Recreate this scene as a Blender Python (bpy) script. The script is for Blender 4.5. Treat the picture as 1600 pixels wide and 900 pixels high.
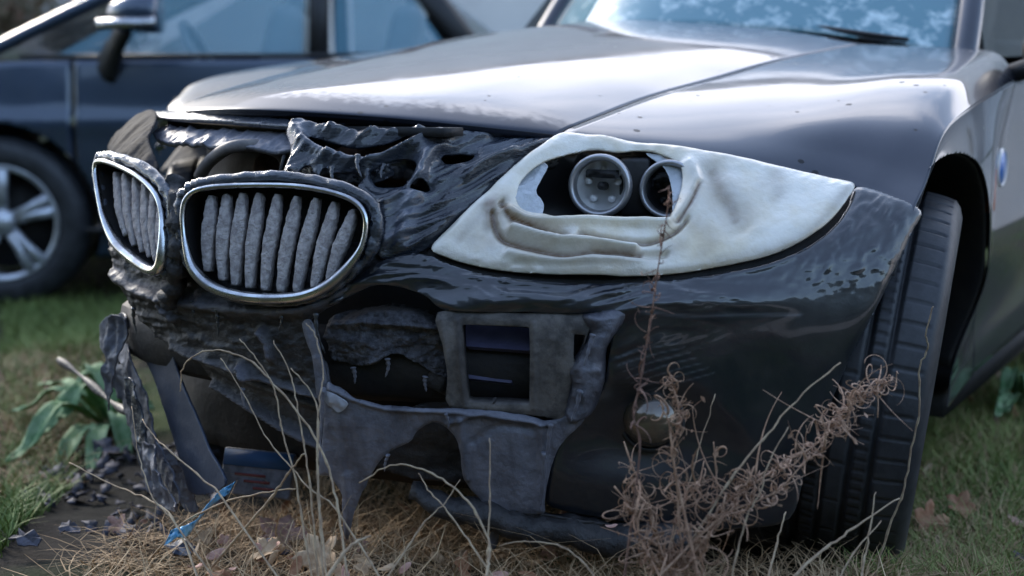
import bpy, bmesh, math, random
import numpy as np
from mathutils import Vector, Matrix
random.seed(7); RNG = np.random.default_rng(11)
for o in list(bpy.data.objects): bpy.data.objects.remove(o)
SC = bpy.context.scene
COL = SC.collection

# ------------------------------------------------------------------ camera
CAM = np.array([1.44, -1.39, .826]); YAW = -.56; PIT = .163; FPX = 2080.
FW = np.array([math.sin(YAW)*math.cos(PIT), math.cos(YAW)*math.cos(PIT), -math.sin(PIT)])
RT = np.array([math.cos(YAW), -math.sin(YAW), 0.]); UP = np.cross(RT, FW)
cd = bpy.data.cameras.new('camera'); cam = bpy.data.objects.new('camera', cd); COL.objects.link(cam)
cam.matrix_world = Matrix(((RT[0], UP[0], -FW[0], CAM[0]), (RT[1], UP[1], -FW[1], CAM[1]), (RT[2], UP[2], -FW[2], CAM[2]), (0, 0, 0, 1)))
cd.sensor_width = 36; cd.lens = FPX/1600*36; cd.clip_start = .05; cd.clip_end = 3000
cd.dof.use_dof = True; cd.dof.focus_distance = 1.90; cd.dof.aperture_fstop = 2.8
SC.camera = cam
SC.render.resolution_x = 1024; SC.render.resolution_y = 576

# ------------------------------------------------------------------ world, sun, exposure
SUN_EL = math.radians(24); SUN_AZ = math.radians(-68)     # azimuth measured from +Y towards +X
w = bpy.data.worlds.new('World'); SC.world = w; w.use_nodes = True
nt = w.node_tree; nt.nodes.clear()
def N(t, nt_=None, **k):
    n = (nt_ or nt).nodes.new(t)
    for a, b in k.items(): setattr(n, a, b)
    return n
sky = N('ShaderNodeTexSky'); sky.sky_type = 'NISHITA'; sky.sun_disc = False
sky.sun_elevation = SUN_EL; sky.sun_rotation = SUN_AZ
sky.air_density = 1.2; sky.dust_density = 1.5; sky.ozone_density = 2.2
tc = N('ShaderNodeTexCoord')
mp = N('ShaderNodeMapping'); mp.inputs['Scale'].default_value = (1, 1, 2.2)
nz = N('ShaderNodeTexNoise'); nz.inputs['Scale'].default_value = 2.6; nz.inputs['Detail'].default_value = 7; nz.inputs['Roughness'].default_value = .58
nt.links.new(tc.outputs['Generated'], mp.inputs['Vector']); nt.links.new(mp.outputs[0], nz.inputs['Vector'])
# a thick bank of cloud fills the sky beyond the cars, broken cloud elsewhere
dot = N('ShaderNodeVectorMath', operation='DOT_PRODUCT'); dot.inputs[1].default_value = (-.45, .88, .05)
nt.links.new(tc.outputs['Generated'], dot.inputs[0])
mr = N('ShaderNodeMapRange'); mr.inputs['From Min'].default_value = .10; mr.inputs['From Max'].default_value = .8
mr.inputs['To Min'].default_value = -.12; mr.inputs['To Max'].default_value = .72
nt.links.new(dot.outputs['Value'], mr.inputs['Value'])
sx = N('ShaderNodeSeparateXYZ'); nt.links.new(tc.outputs['Generated'], sx.inputs[0])
mz = N('ShaderNodeMapRange'); mz.inputs['From Min'].default_value = .30; mz.inputs['From Max'].default_value = .54; mz.inputs['To Min'].default_value = 0; mz.inputs['To Max'].default_value = -.55
nt.links.new(sx.outputs['Z'], mz.inputs['Value'])
ad0 = N('ShaderNodeMath', operation='ADD'); nt.links.new(mz.outputs[0], ad0.inputs[0]); nt.links.new(mr.outputs[0], ad0.inputs[1])
ad = N('ShaderNodeMath', operation='ADD'); nt.links.new(nz.outputs['Fac'], ad.inputs[0]); nt.links.new(ad0.outputs[0], ad.inputs[1])
cr = N('ShaderNodeValToRGB'); cr.color_ramp.elements[0].position = .50; cr.color_ramp.elements[1].position = .72; cr.color_ramp.elements[0].color = (.06, .06, .06, 1)
nt.links.new(ad.outputs[0], cr.inputs['Fac'])
cm = N('ShaderNodeMix', data_type='RGBA'); cm.inputs['B'].default_value = (6.6, 7.0, 8.3, 1)
ts = N('ShaderNodeMix', data_type='RGBA', blend_type='MULTIPLY'); ts.inputs['Factor'].default_value = 1; ts.inputs['B'].default_value = (.96, 1.0, 1.06, 1)
nt.links.new(sky.outputs[0], ts.inputs['A'])
nt.links.new(cr.outputs['Color'], cm.inputs['Factor']); nt.links.new(ts.outputs['Result'], cm.inputs['A'])
bg = N('ShaderNodeBackground'); bg.inputs['Strength'].default_value = .15
out = N('ShaderNodeOutputWorld')
nt.links.new(cm.outputs['Result'], bg.inputs['Color']); nt.links.new(bg.outputs[0], out.inputs['Surface'])
ld = bpy.data.lights.new('sun', 'SUN'); ld.energy = 1.5; ld.angle = math.radians(12); ld.color = (1, .95, .88)
lo = bpy.data.objects.new('sun', ld); COL.objects.link(lo)
sd = Vector((math.sin(SUN_AZ)*math.cos(SUN_EL), math.cos(SUN_AZ)*math.cos(SUN_EL), math.sin(SUN_EL)))
lo.rotation_euler = sd.to_track_quat('Z', 'Y').to_euler()
SC.view_settings.view_transform = 'Standard'; SC.view_settings.look = 'None'
SC.view_settings.exposure = 1.62; SC.view_settings.gamma = 1
SC.view_settings.use_white_balance = True; SC.view_settings.white_balance_temperature = 6850; SC.view_settings.white_balance_tint = 10
SC.cycles.use_denoising = True
SC.cycles.max_bounces = 8; SC.cycles.transparent_max_bounces = 12; SC.cycles.caustics_reflective = False; SC.cycles.caustics_refractive = False

# ------------------------------------------------------------------ maths helpers
def ray(px, py): return FW + RT*((px-800)/FPX) - UP*((py-450)/FPX)
def at(px, py, x=None, y=None, z=None, d=None):
    r = ray(px, py)
    if d is not None: t = d
    elif y is not None: t = (y-CAM[1])/r[1]
    elif x is not None: t = (x-CAM[0])/r[0]
    else: t = (z-CAM[2])/r[2]
    return CAM + r*t
def hash3(i, j, k, s):
    n = (i*374761393 + j*668265263 + k*2147483647 + s*1274126177) & 0xffffffff
    n = ((n ^ (n >> 13))*1274126177) & 0xffffffff
    n = n ^ (n >> 16)
    return (n & 0xffff)/65535.
def vn(p, s=0):
    p = np.asarray(p, float); f = np.floor(p); i = f.astype(np.int64); t = p-f; t = t*t*(3-2*t)
    r = 0
    for a in (0, 1):
        for b in (0, 1):
            for c in (0, 1):
                wgt = (t[:, 0] if a else 1-t[:, 0])*(t[:, 1] if b else 1-t[:, 1])*(t[:, 2] if c else 1-t[:, 2])
                r = r + wgt*hash3(i[:, 0]+a, i[:, 1]+b, i[:, 2]+c, s)
    return r*2-1
def fbm(u, v, s=0, oct=4, w=0.):
    p = np.stack([u, v, np.zeros_like(u)+w+.37*s], 1); a = 1.; r = 0; tot = 0
    for k in range(oct):
        r = r + a*vn(p*(2.03**k)+k*17.3, s+k); tot += a; a *= .5
    return r/tot
def crease(u, v, s=0, oct=3):
    return np.clip(ridged(u, v, s, oct)*.5+.5, 0, 1)**3*2-.5
def ridged(u, v, s=0, oct=3):
    p = np.stack([u, v, np.zeros_like(u)+.37*s], 1); a = 1.; r = 0; tot = 0
    for k in range(oct):
        r = r + a*(1-2*np.abs(vn(p*(2.1**k)+k*9.1, s+k))); tot += a; a *= .5
    return r/tot
def sstep(a, b, x):
    t = np.clip((x-a)/(b-a), 0, 1); return t*t*(3-2*t)
def catmull(P, k=6, closed=False):
    P = [np.array(p, float) for p in P]; n = len(P); o = []
    rng = range(n if closed else n-1)
    for i in rng:
        if closed: p0, p1, p2, p3 = P[(i-1) % n], P[i], P[(i+1) % n], P[(i+2) % n]
        else: p0, p1, p2, p3 = P[max(i-1, 0)], P[i], P[i+1], P[min(i+2, n-1)]
        for j in range(k):
            t = j/k
            o.append(.5*((2*p1)+(-p0+p2)*t+(2*p0-5*p1+4*p2-p3)*t*t+(-p0+3*p1-3*p2+p3)*t**3))
    if not closed: o.append(P[-1])
    return np.array(o)
def hermq(X, Y, q):
    """cubic hermite in q through X (n,), Y (n,nq) or (n,)"""
    X = np.asarray(X, float); Y = np.asarray(Y, float)
    if Y.ndim == 1: Y = np.repeat(Y[:, None], len(q), 1)
    m = np.zeros_like(Y); dx = np.diff(X)[:, None]; dl = np.diff(Y, axis=0)/dx
    m[1:-1] = (dl[:-1]*dx[1:]+dl[1:]*dx[:-1])/(dx[1:]+dx[:-1]); m[0] = dl[0]; m[-1] = dl[-1]
    q = np.clip(q, X[0], X[-1]); i = np.clip(np.searchsorted(X, q, 'right')-1, 0, len(X)-2); j = np.arange(len(q))
    h = X[i+1]-X[i]; t = (q-X[i])/h
    return (2*t**3-3*t**2+1)*Y[i, j]+(t**3-2*t**2+t)*h*m[i, j]+(-2*t**3+3*t**2)*Y[i+1, j]+(t**3-t**2)*h*m[i+1, j]

# the plan and tumblehome of the car's nose: y of the skin over (x, z)
GX = [-.95, -.85, -.7, -.5, -.35, -.25, -.12, 0, .12, .25, .35, .45, .6, .75, .85, .90, .94]
GZ = [.05, .20, .35, .50, .58, .66, .74, .82]
GT = np.array([[.95, .80, .58, .34, .20, .13, .09, .08, .09, .13, .17, .21, .29, .40, .50, .56, .62],
 [.9, .75, .52, .28, .15, .08, .04, .03, .04, .07, .11, .16, .25, .37, .46, .52, .58],
 [.85, .70, .48, .25, .13, .06, .02, .01, .015, .045, .085, .13, .22, .35, .44, .50, .56],
 [.85, .70, .48, .25, .125, .055, .01, 0, .01, .04, .08, .13, .215, .35, .44, .49, .55],
 [.85, .70, .48, .26, .13, .06, .015, .005, .02, .065, .12, .18, .27, .40, .48, .53, .59],
 [.88, .72, .50, .29, .155, .075, .03, .03, .045, .11, .19, .27, .38, .52, .60, .63, .68],
 [1.0, .8, .56, .36, .24, .17, .125, .12, .14, .21, .31, .39, .50, .66, .78, .84, .9],
 [1.2, 1., .75, .55, .45, .38, .33, .32, .34, .42, .5, .6, .75, .9, 1.05, 1.1, 1.15]])
def G(x, z):
    x = np.asarray(x, float); z = np.asarray(z, float)
    rows = np.array([hermq(GX, GT[k], x) for k in range(len(GZ))])
    return hermq(GZ, rows, z)
class Front:
    def P(s, uv): return np.stack([uv[:, 0], G(uv[:, 0], uv[:, 1]), uv[:, 1]], 1)
    def hit(s, pts):
        o = []
        ts = np.arange(1.2, 3.6, .01)
        for px, py in pts:
            r = ray(px, py); Q = CAM+ts[:, None]*r
            h = Q[:, 1]-G(Q[:, 0], Q[:, 2]); h = np.where((np.abs(Q[:, 0]) > .95) | (Q[:, 2] > .83) | (Q[:, 2] < .04), -1, h)
            i = np.argmax(h > 0) if (h > 0).any() else int(np.argmax(np.where(h > -1, h, -9)))
            a, b = ts[max(i-1, 0)], ts[i]
            if (h > 0).any():
                for _ in range(12):
                    m = (a+b)/2; q = CAM+m*r
                    if q[1]-G([q[0]], [q[2]])[0] > 0: b = m
                    else: a = m
            q = CAM+b*r; o.append((q[0], q[2]))
        return np.array(o)
class Plane:
    def __init__(s, o, a, b):
        s.o = np.array(o, float); s.a = np.array(a, float); s.a /= np.linalg.norm(s.a)
        b = np.array(b, float); b = b-s.a*(b@s.a); s.b = b/np.linalg.norm(b); s.n = np.cross(s.a, s.b)
        if s.n@FW > 0: s.flip = True
        else: s.flip = False
    def P(s, uv): return s.o+uv[:, :1]*s.a+uv[:, 1:]*s.b
    def hit(s, pts):
        o = []
        for px, py in pts:
            r = ray(px, py); t = ((s.o-CAM)@s.n)/(r@s.n); q = CAM+r*t-s.o; o.append((q@s.a, q@s.b))
        return np.array(o)
FRONT = Front()
def plane_y(px, py, y, yawdeg=0, tilt=0):
    """upright plane through the point seen at (px,py) at car station y, turned yawdeg about the vertical"""
    a = math.radians(yawdeg); return Plane(at(px, py, y=y), (math.cos(a), math.sin(a), 0), (0, tilt, 1))
def normals(S, uv, e=.002):
    p = S.P(uv); a = S.P(uv+np.array([e, 0]))-p; b = S.P(uv+np.array([0, e]))-p
    n = np.cross(a, b); n /= np.linalg.norm(n, axis=1)[:, None]+1e-12
    return p, n     # for Front: x cross z -> -y, outwards
def segdist(p, L, closed=False):
    A = L if closed else L[:-1]; B = np.roll(L, -1, 0) if closed else L[1:]
    best = np.full(len(p), 1e9)
    for a, b in zip(A, B):
        ab = b-a; t = np.clip(((p-a)@ab)/(ab@ab+1e-12), 0, 1); q = p-a-t[:, None]*ab
        best = np.minimum(best, np.einsum('ij,ij->i', q, q))
    return np.sqrt(best)
def sdf(p, L):
    d = segdist(p, L, True); ins = np.zeros(len(p), bool); A = L; B = np.roll(L, -1, 0)
    for a, b in zip(A, B):
        c = (a[1] > p[:, 1]) != (b[1] > p[:, 1])
        if b[1] != a[1]: ins ^= c & (p[:, 0] < (b[0]-a[0])*(p[:, 1]-a[1])/(b[1]-a[1])+a[0])
    return np.where(ins, d, -d)

# ------------------------------------------------------------------ object helpers
def mesh(name, V, F, m, parent=None, smooth=True, solid=0, attrs=None, offset=-1):
    me = bpy.data.meshes.new(name)
    V = np.asarray(V, float)
    if isinstance(F, np.ndarray):
        n, k = F.shape
        me.vertices.add(len(V)); me.vertices.foreach_set('co', V.ravel())
        me.loops.add(n*k); me.loops.foreach_set('vertex_index', F.ravel().astype(np.int32))
        me.polygons.add(n); me.polygons.foreach_set('loop_start', np.arange(0, n*k, k, dtype=np.int32))
        me.update(calc_edges=True)
    else:
        me.from_pydata([tuple(v) for v in V], [], F); me.update()
    me.validate()
    if smooth: me.polygons.foreach_set('use_smooth', [True]*len(me.polygons))
    if attrs:
        for k, a in attrs.items():
            at_ = me.attributes.new(k, 'FLOAT', 'POINT'); at_.data.foreach_set('value', np.asarray(a, np.float32))
    o = bpy.data.objects.new(name, me); COL.objects.link(o)
    if m: me.materials.append(m)
    if parent: o.parent = parent
    if solid:
        md = o.modifiers.new('thickness', 'SOLIDIFY'); md.thickness = solid; md.offset = offset
    return o
def empty(name, loc=(0, 0, 0)):
    o = bpy.data.objects.new(name, None); COL.objects.link(o); o.location = loc; o.empty_display_size = .1
    return o
def tag(o, label=None, cat=None, group=None, kind=None):
    if label: o['label'] = label
    if cat: o['category'] = cat
    if group: o['group'] = group
    if kind: o['kind'] = kind
    return o
class MB:
    def __init__(s): s.V = []; s.F = []; s.A = []
    def add(s, V, F, a=0.):
        b = len(s.V); s.V += [tuple(v) for v in V]; s.F += [tuple(i+b for i in f) for f in F]; s.A += [a]*len(V)
    def box(s, c, size, rot=None, bev=0):
        bm = bmesh.new(); bmesh.ops.create_cube(bm, size=1)
        for v in bm.verts: v.co = Vector([v.co[i]*size[i] for i in range(3)])
        if bev: bmesh.ops.bevel(bm, geom=bm.edges[:], offset=bev, segments=2, affect='EDGES', profile=.5)
        R = rot or Matrix.Identity(3)
        for i, v in enumerate(bm.verts): v.index = i
        s.add([R @ v.co + Vector(c) for v in bm.verts], [[v.index for v in f.verts] for f in bm.faces]); bm.free()
    def tube(s, P, r, n=8, a=0., caps=True, flat=1., upv=None):
        P = np.asarray(P, float); m = len(P); r = np.full(m, r, float) if np.isscalar(r) else np.asarray(r, float)
        T = np.gradient(P, axis=0); T /= np.linalg.norm(T, axis=1)[:, None]+1e-12
        u = np.array(upv if upv is not None else (0, 0, 1.)); 
        if abs(T[0]@u) > .95: u = np.array([0, 1., 0])
        V = []; 
        for i in range(m):
            nn = u-T[i]*(u@T[i]); nn /= np.linalg.norm(nn)+1e-12; bb = np.cross(T[i], nn); 
            if upv is None: u = nn
            for k in range(n):
                an = 2*math.pi*k/n; V.append(P[i]+r[i]*(math.cos(an)*nn+math.sin(an)*flat*bb))
        F = [(i*n+k, i*n+(k+1) % n, (i+1)*n+(k+1) % n, (i+1)*n+k) for i in range(m-1) for k in range(n)]
        if caps: F += [tuple(range(n))[::-1], tuple((m-1)*n+k for k in range(n))]
        s.add(V, F, a)
    def ring(s, P, r, n=8, flat=1., upv=None):
        P = np.asarray(P, float); m = len(P)
        T = np.roll(P, -1, 0)-np.roll(P, 1, 0); T /= np.linalg.norm(T, axis=1)[:, None]
        r = np.full(m, r, float) if np.isscalar(r) else r; V = []
        for i in range(m):
            u = np.array(upv if upv is not None else (0, -1., 0)); nn = u-T[i]*(u@T[i]); nn /= np.linalg.norm(nn); bb = np.cross(T[i], nn)
            for k in range(n):
                an = 2*math.pi*k/n; V.append(P[i]+r[i]*(math.cos(an)*nn+math.sin(an)*flat*bb))
        s.add(V, [(i*n+k, i*n+(k+1) % n, ((i+1) % m)*n+(k+1) % n, ((i+1) % m)*n+k) for i in range(m) for k in range(n)])
    def lathe(s, prof, o, ax, n=32):
        """prof: (along, radius) about axis ax at o"""
        ax = Vector(ax).normalized(); q = ax.to_track_quat('Z', 'Y').to_matrix(); V = []
        for (h, r) in prof:
            for k in range(n):
                a = 2*math.pi*k/n; V.append(Vector(o)+q @ Vector((r*math.cos(a), r*math.sin(a), h)))
        s.add(V, [(i*n+k, i*n+(k+1) % n, (i+1)*n+(k+1) % n, (i+1)*n+k) for i in range(len(prof)-1) for k in range(n)])
    def build(s, name, m, parent=None, smooth=True, solid=0, attr=None):
        o = mesh(name, s.V, s.F, m, parent, smooth, solid, {attr: s.A} if attr else None)
        return o
def grid_faces(n, m): 
    i, j = np.meshgrid(np.arange(n-1), np.arange(m-1), indexing='ij'); a = (i*m+j).ravel()
    return np.stack([a, a+m, a+m+1, a+1], 1)
def loft(name, lines, m, parent, k=8, kk=8, solid=.0015, cut=None, fn=None, flip=False, attrs=None):
    L = np.array([catmull(l, k) for l in lines]); L2 = catmull([l for l in L], kk); n, mm, _ = L2.shape
    V = L2.reshape(-1, 3)
    if fn is not None: V = fn(V)
    F = grid_faces(n, mm)
    if flip: F = F[:, ::-1]
    if cut is not None: 
        c = V[F].mean(1); F = F[~cut(c)]
    return mesh(name, V, F, m, parent, True, solid, attrs(V) if attrs else None, offset=-1)
def ragged(P, amp, seed=0, k=5):
    P = catmull(P, k, True); n = len(P); T = np.roll(P, -1, 0)-np.roll(P, 1, 0); T /= np.linalg.norm(T, axis=1)[:, None]+1e-9
    a = np.cumsum(np.linalg.norm(P-np.roll(P, 1, 0), axis=1))
    return P+np.stack([T[:, 1], -T[:, 0]], 1)*(amp*fbm(a/9., a*0, seed, 3))[:, None]
def patch(name, S, outer, m, parent=None, holes=(), off=0, disp=None, lines=(), tones=(), step=.003, solid=.003, edge=.0, edgew=.006, rag=0, smoothpoly=True, seed=0, tonefn=None, k=5, edgetone=0., hsmooth=True):
    def poly(P, sd=0):
        P = np.array(P, float)
        if smoothpoly and (hsmooth or sd == 0): P = ragged(P, rag, seed+sd, k) if rag else catmull(P, k, True)
        else:
            P = np.concatenate([P[i]+(P[(i+1) % len(P)]-P[i])*np.linspace(0, 1, 6, endpoint=False)[:, None] for i in range(len(P))])
        return S.hit(P)
    O = poly(outer); H = [poly(h, 3+i) for i, h in enumerate(holes)]
    def D(p):
        d = sdf(p, O)
        for h in H: d = np.minimum(d, -sdf(p, h))
        return d
    lo = O.min(0)-step; hi = O.max(0)+step
    nu = int((hi[0]-lo[0])/step)+2; nv = int((hi[1]-lo[1])/step)+2
    uu, vv = np.meshgrid(lo[0]+np.arange(nu)*step, lo[1]+np.arange(nv)*step, indexing='ij')
    uv = np.stack([uu.ravel(), vv.ravel()], 1); d = D(uv); F = grid_faces(nu, nv)
    F = F[d[F].max(1) > 0]
    used = np.unique(F); rm = -np.ones(len(uv), int); rm[used] = np.arange(len(used)); uv = uv[used]; d = d[used]; F = rm[F]
    for _ in range(3):
        b = np.where(d < 0)[0]
        if not len(b): break
        e = step*.2; q = uv[b]; g = np.stack([D(q+[e, 0])-D(q-[e, 0]), D(q+[0, e])-D(q-[0, e])], 1)
        g /= np.linalg.norm(g, axis=1)[:, None]+1e-9
        uv[b] = q-g*d[b][:, None]*1.02; d[b] = D(uv[b])
    dd = np.maximum(d, 0)
    p, n = normals(S, uv)
    if isinstance(S, Plane) and S.flip: n = -n
    h = np.full(len(uv), float(off)) if not callable(off) else off(uv)
    if disp is not None: h = h+disp(uv, dd)
    for (L, wd, am) in lines:
        lu = S.hit(catmull(L, 5)); h = h+am*np.exp(-(segdist(uv, lu)/wd)**2)
    if edge: h = h-edge*np.exp(-dd/edgew)
    t = np.zeros(len(uv)) if tonefn is None else tonefn(uv, dd, h)
    for (L, wd, am) in tones:
        lu = S.hit(catmull(L, 5)) if len(L) > 1 else None
        dist = segdist(uv, lu) if lu is not None else np.linalg.norm(uv-S.hit(L)[0], axis=1)
        t = np.maximum(t, am*np.exp(-(dist/wd)**2))
    if edgetone:
        t = np.maximum(t, edgetone*np.exp(-dd/.0022)*np.clip(.75+1.3*fbm(uv[:, 0]*50, uv[:, 1]*50, seed+51, 2), 0, 1))
    nv_ = len(p); back = p+n*(h-solid)[:, None]
    E = np.concatenate([F[:, [0, 1]], F[:, [1, 2]], F[:, [2, 3]], F[:, [3, 0]]]); key = np.sort(E, 1); key = key[:, 0]*nv_+key[:, 1]
    u_, inv, cnt = np.unique(key, return_inverse=True, return_counts=True); B = E[cnt[inv.ravel()] == 1]
    FF = np.concatenate([F, F[:, ::-1]+nv_, np.stack([B[:, 1], B[:, 0], B[:, 0]+nv_, B[:, 1]+nv_], 1)])
    return mesh(name, np.concatenate([p+n*h[:, None], back]), FF, m, parent, True, 0, {'tone': np.concatenate([t, t])})

# ------------------------------------------------------------------ materials
MATS = {}
def mat(name, col=(.5, .5, .5), rough=.5, metal=0., coat=0., col2=None, fac=None, nscale=30, bump=0., bscale=60, bdet=4, stretch=(1, 1, 1), rough2=None, tone=None, spec=.5, trans=0, coatr=.03, alpha=1, bdist=.002, vor=False, tint=None, ramp=(.4, .6)):
    m = bpy.data.materials.new(name); m.use_nodes = True; t = m.node_tree; p = t.nodes['Principled BSDF']
    p.inputs['Base Color'].default_value = (*col, 1); p.inputs['Roughness'].default_value = rough; p.inputs['Metallic'].default_value = metal
    p.inputs['Coat Weight'].default_value = coat; p.inputs['Coat Roughness'].default_value = coatr; p.inputs['Specular IOR Level'].default_value = spec
    p.inputs['Transmission Weight'].default_value = trans; p.inputs['Alpha'].default_value = alpha
    tcn = N('ShaderNodeTexCoord', t); mpn = N('ShaderNodeMapping', t); mpn.inputs['Scale'].default_value = stretch
    t.links.new(tcn.outputs['Object'], mpn.inputs['Vector'])
    last = None
    if col2 is not None:
        n1 = N('ShaderNodeTexNoise', t); n1.inputs['Scale'].default_value = nscale; n1.inputs['Detail'].default_value = 6; n1.inputs['Roughness'].default_value = .65
        t.links.new(mpn.outputs[0], n1.inputs['Vector'])
        r1 = N('ShaderNodeValToRGB', t); r1.color_ramp.elements[0].position = ramp[0]; r1.color_ramp.elements[1].position = ramp[1]
        r1.color_ramp.elements[0].color = (*col, 1); r1.color_ramp.elements[1].color = (*col2, 1)
        t.links.new(n1.outputs['Fac'], r1.inputs['Fac']); last = r1.outputs['Color']
        if rough2 is not None:
            r2 = N('ShaderNodeMapRange', t); r2.inputs['From Min'].default_value = ramp[0]; r2.inputs['From Max'].default_value = ramp[1]
            r2.inputs['To Min'].default_value = rough; r2.inputs['To Max'].default_value = rough2
            t.links.new(n1.outputs['Fac'], r2.inputs['Value']); t.links.new(r2.outputs[0], p.inputs['Roughness'])
    if tone is not None:
        a = N('ShaderNodeAttribute', t); a.attribute_name = 'tone'
        mx = N('ShaderNodeMix', t, data_type='RGBA'); mx.inputs['B'].default_value = (*tone, 1); mx.clamp_factor = True
        if last is not None: t.links.new(last, mx.inputs['A'])
        else: mx.inputs['A'].default_value = (*col, 1)
        nn = N('ShaderNodeTexNoise', t); nn.inputs['Scale'].default_value = 90; nn.inputs['Detail'].default_value = 5
        t.links.new(mpn.outputs[0], nn.inputs['Vector'])
        mm = N('ShaderNodeMath', t, operation='MULTIPLY_ADD'); mm.inputs[1].default_value = .5; mm.inputs[2].default_value = .75
        t.links.new(nn.outputs['Fac'], mm.inputs[0])
        m2 = N('ShaderNodeMath', t, operation='MULTIPLY'); t.links.new(a.outputs['Fac'], m2.inputs[0]); t.links.new(mm.outputs[0], m2.inputs[1])
        t.links.new(m2.outputs[0], mx.inputs['Factor']); last = mx.outputs['Result']
    if tint is not None:
        a = N('ShaderNodeAttribute', t); a.attribute_name = 'tint'
        r3 = N('ShaderNodeValToRGB', t); els = r3.color_ramp.elements
        while len(els) < len(tint): els.new(.5)
        for i, c in enumerate(tint): els[i].position = i/(len(tint)-1); els[i].color = (*c, 1)
        t.links.new(a.outputs['Fac'], r3.inputs['Fac']); last = r3.outputs['Color']
    if last is not None: t.links.new(last, p.inputs['Base Color'])
    if bump:
        if vor: b1 = N('ShaderNodeTexVoronoi', t); b1.inputs['Scale'].default_value = bscale; src = b1.outputs['Distance']
        else:
            b1 = N('ShaderNodeTexNoise', t); b1.inputs['Scale'].default_value = bscale; b1.inputs['Detail'].default_value = bdet; b1.inputs['Roughness'].default_value = .6; src = b1.outputs['Fac']
        t.links.new(mpn.outputs[0], b1.inputs['Vector'])
        bp = N('ShaderNodeBump', t); bp.inputs['Strength'].default_value = bump; bp.inputs['Distance'].default_value = bdist
        t.links.new(src, bp.inputs['Height']); t.links.new(bp.outputs[0], p.inputs['Normal'])
    MATS[name] = m; return m
M_paint = mat('dark metallic paint', (.014, .018, .032), .36, .25, 1.0, col2=(.020, .024, .040), nscale=8, coatr=.05, bump=.12, bscale=500, bdist=.0003)
def add_dust(m, scale=60, thr=(.70, .74), col=(.01, .01, .012)):
    t = m.node_tree; p = t.nodes['Principled BSDF']; src = p.inputs['Base Color'].links[0].from_socket
    v = N('ShaderNodeTexVoronoi', t); v.inputs['Scale'].default_value = scale; tcn = N('ShaderNodeTexCoord', t); t.links.new(tcn.outputs['Object'], v.inputs['Vector'])
    n = N('ShaderNodeTexNoise', t); n.inputs['Scale'].default_value = 9; t.links.new(tcn.outputs['Object'], n.inputs['Vector'])
    s = N('ShaderNodeMath', t, operation='MULTIPLY'); r = N('ShaderNodeMapRange', t); r.inputs['From Min'].default_value = .50; r.inputs['From Max'].default_value = .66; r.inputs['To Min'].default_value = 0; r.inputs['To Max'].default_value = .21
    t.links.new(n.outputs['Fac'], r.inputs['Value'])
    l = N('ShaderNodeMath', t, operation='LESS_THAN'); t.links.new(v.outputs['Distance'], l.inputs[0]); t.links.new(r.outputs[0], l.inputs[1])
    mx = N('ShaderNodeMix', t, data_type='RGBA'); mx.inputs['B'].default_value = (*col, 1); t.links.new(src, mx.inputs['A']); t.links.new(l.outputs[0], mx.inputs['Factor'])
    t.links.new(mx.outputs['Result'], p.inputs['Base Color'])
    # the specks are matt
    m2 = N('ShaderNodeMath', t, operation='SUBTRACT'); m2.inputs[0].default_value = 1; t.links.new(l.outputs[0], m2.inputs[1]); pass
    sa = N('ShaderNodeAttribute', t); sa.attribute_name = 'soot'
    sn = N('ShaderNodeTexNoise', t); sn.inputs['Scale'].default_value = 70; sn.inputs['Detail'].default_value = 8; t.links.new(tcn.outputs['Object'], sn.inputs['Vector'])
    s1 = N('ShaderNodeMath', t, operation='ADD'); t.links.new(sa.outputs['Fac'], s1.inputs[0]); t.links.new(sn.outputs['Fac'], s1.inputs[1])
    s2 = N('ShaderNodeMapRange', t); s2.inputs['From Min'].default_value = .72; s2.inputs['From Max'].default_value = 1.15; s2.inputs['To Min'].default_value = 0; s2.inputs['To Max'].default_value = .85; t.links.new(s1.outputs[0], s2.inputs['Value'])
    m3 = N('ShaderNodeMath', t, operation='SUBTRACT'); m3.use_clamp = True; t.links.new(m2.outputs[0], m3.inputs[0]); t.links.new(s2.outputs[0], m3.inputs[1]); t.links.new(m3.outputs[0], p.inputs['Coat Weight'])
    wn = N('ShaderNodeTexNoise', t); wn.inputs['Scale'].default_value = 13; wn.inputs['Detail'].default_value = 9; wn.inputs['Roughness'].default_value = .7; t.links.new(tcn.outputs['Object'], wn.inputs['Vector'])
    wr = N('ShaderNodeMapRange', t); wr.inputs['From Min'].default_value = .35; wr.inputs['From Max'].default_value = .7; wr.inputs['To Min'].default_value = .03; wr.inputs['To Max'].default_value = .13; t.links.new(wn.outputs['Fac'], wr.inputs['Value']); t.links.new(wr.outputs[0], p.inputs['Coat Roughness'])
add_dust(M_paint, 38)
M_melt = mat('melted glossy black plastic', (.006, .011, .022), .20, 0, .8, col2=(.014, .020, .030), nscale=18, rough2=.40, tone=(.10, .115, .15), bump=.7, bscale=90, bdet=8, stretch=(1, 1, 2.2), bdist=.004, coatr=.08)
M_bump = mat('dark bumper paint', (.003, .007, .015), .30, 0, 1, col2=(.009, .012, .018), nscale=20, rough2=.45, tone=(.10, .11, .13), bump=.3, bscale=150, bdist=.001, coatr=.06)
M_soot = mat('sooty matt plastic', (.012, .012, .014), .55, 0, .1, col2=(.034, .032, .034), nscale=30, tone=(.14, .14, .17), bump=1, bscale=90, bdet=9, bdist=.005, coatr=.3)
M_ash = mat('grey heat-bleached plastic', (.085, .09, .115), .5, 0, .25, col2=(.19, .195, .235), nscale=26, ramp=(.35, .7), tone=(.03, .03, .04), bump=.9, bscale=85, bdist=.004, bdet=8, coatr=.3)
M_duct = mat('grey brown brittle plastic', (.055, .050, .048), .65, 0, 0, col2=(.15, .135, .125), nscale=30, tone=(.035, .033, .036), bump=.7, bscale=130, bdist=.002)
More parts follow.
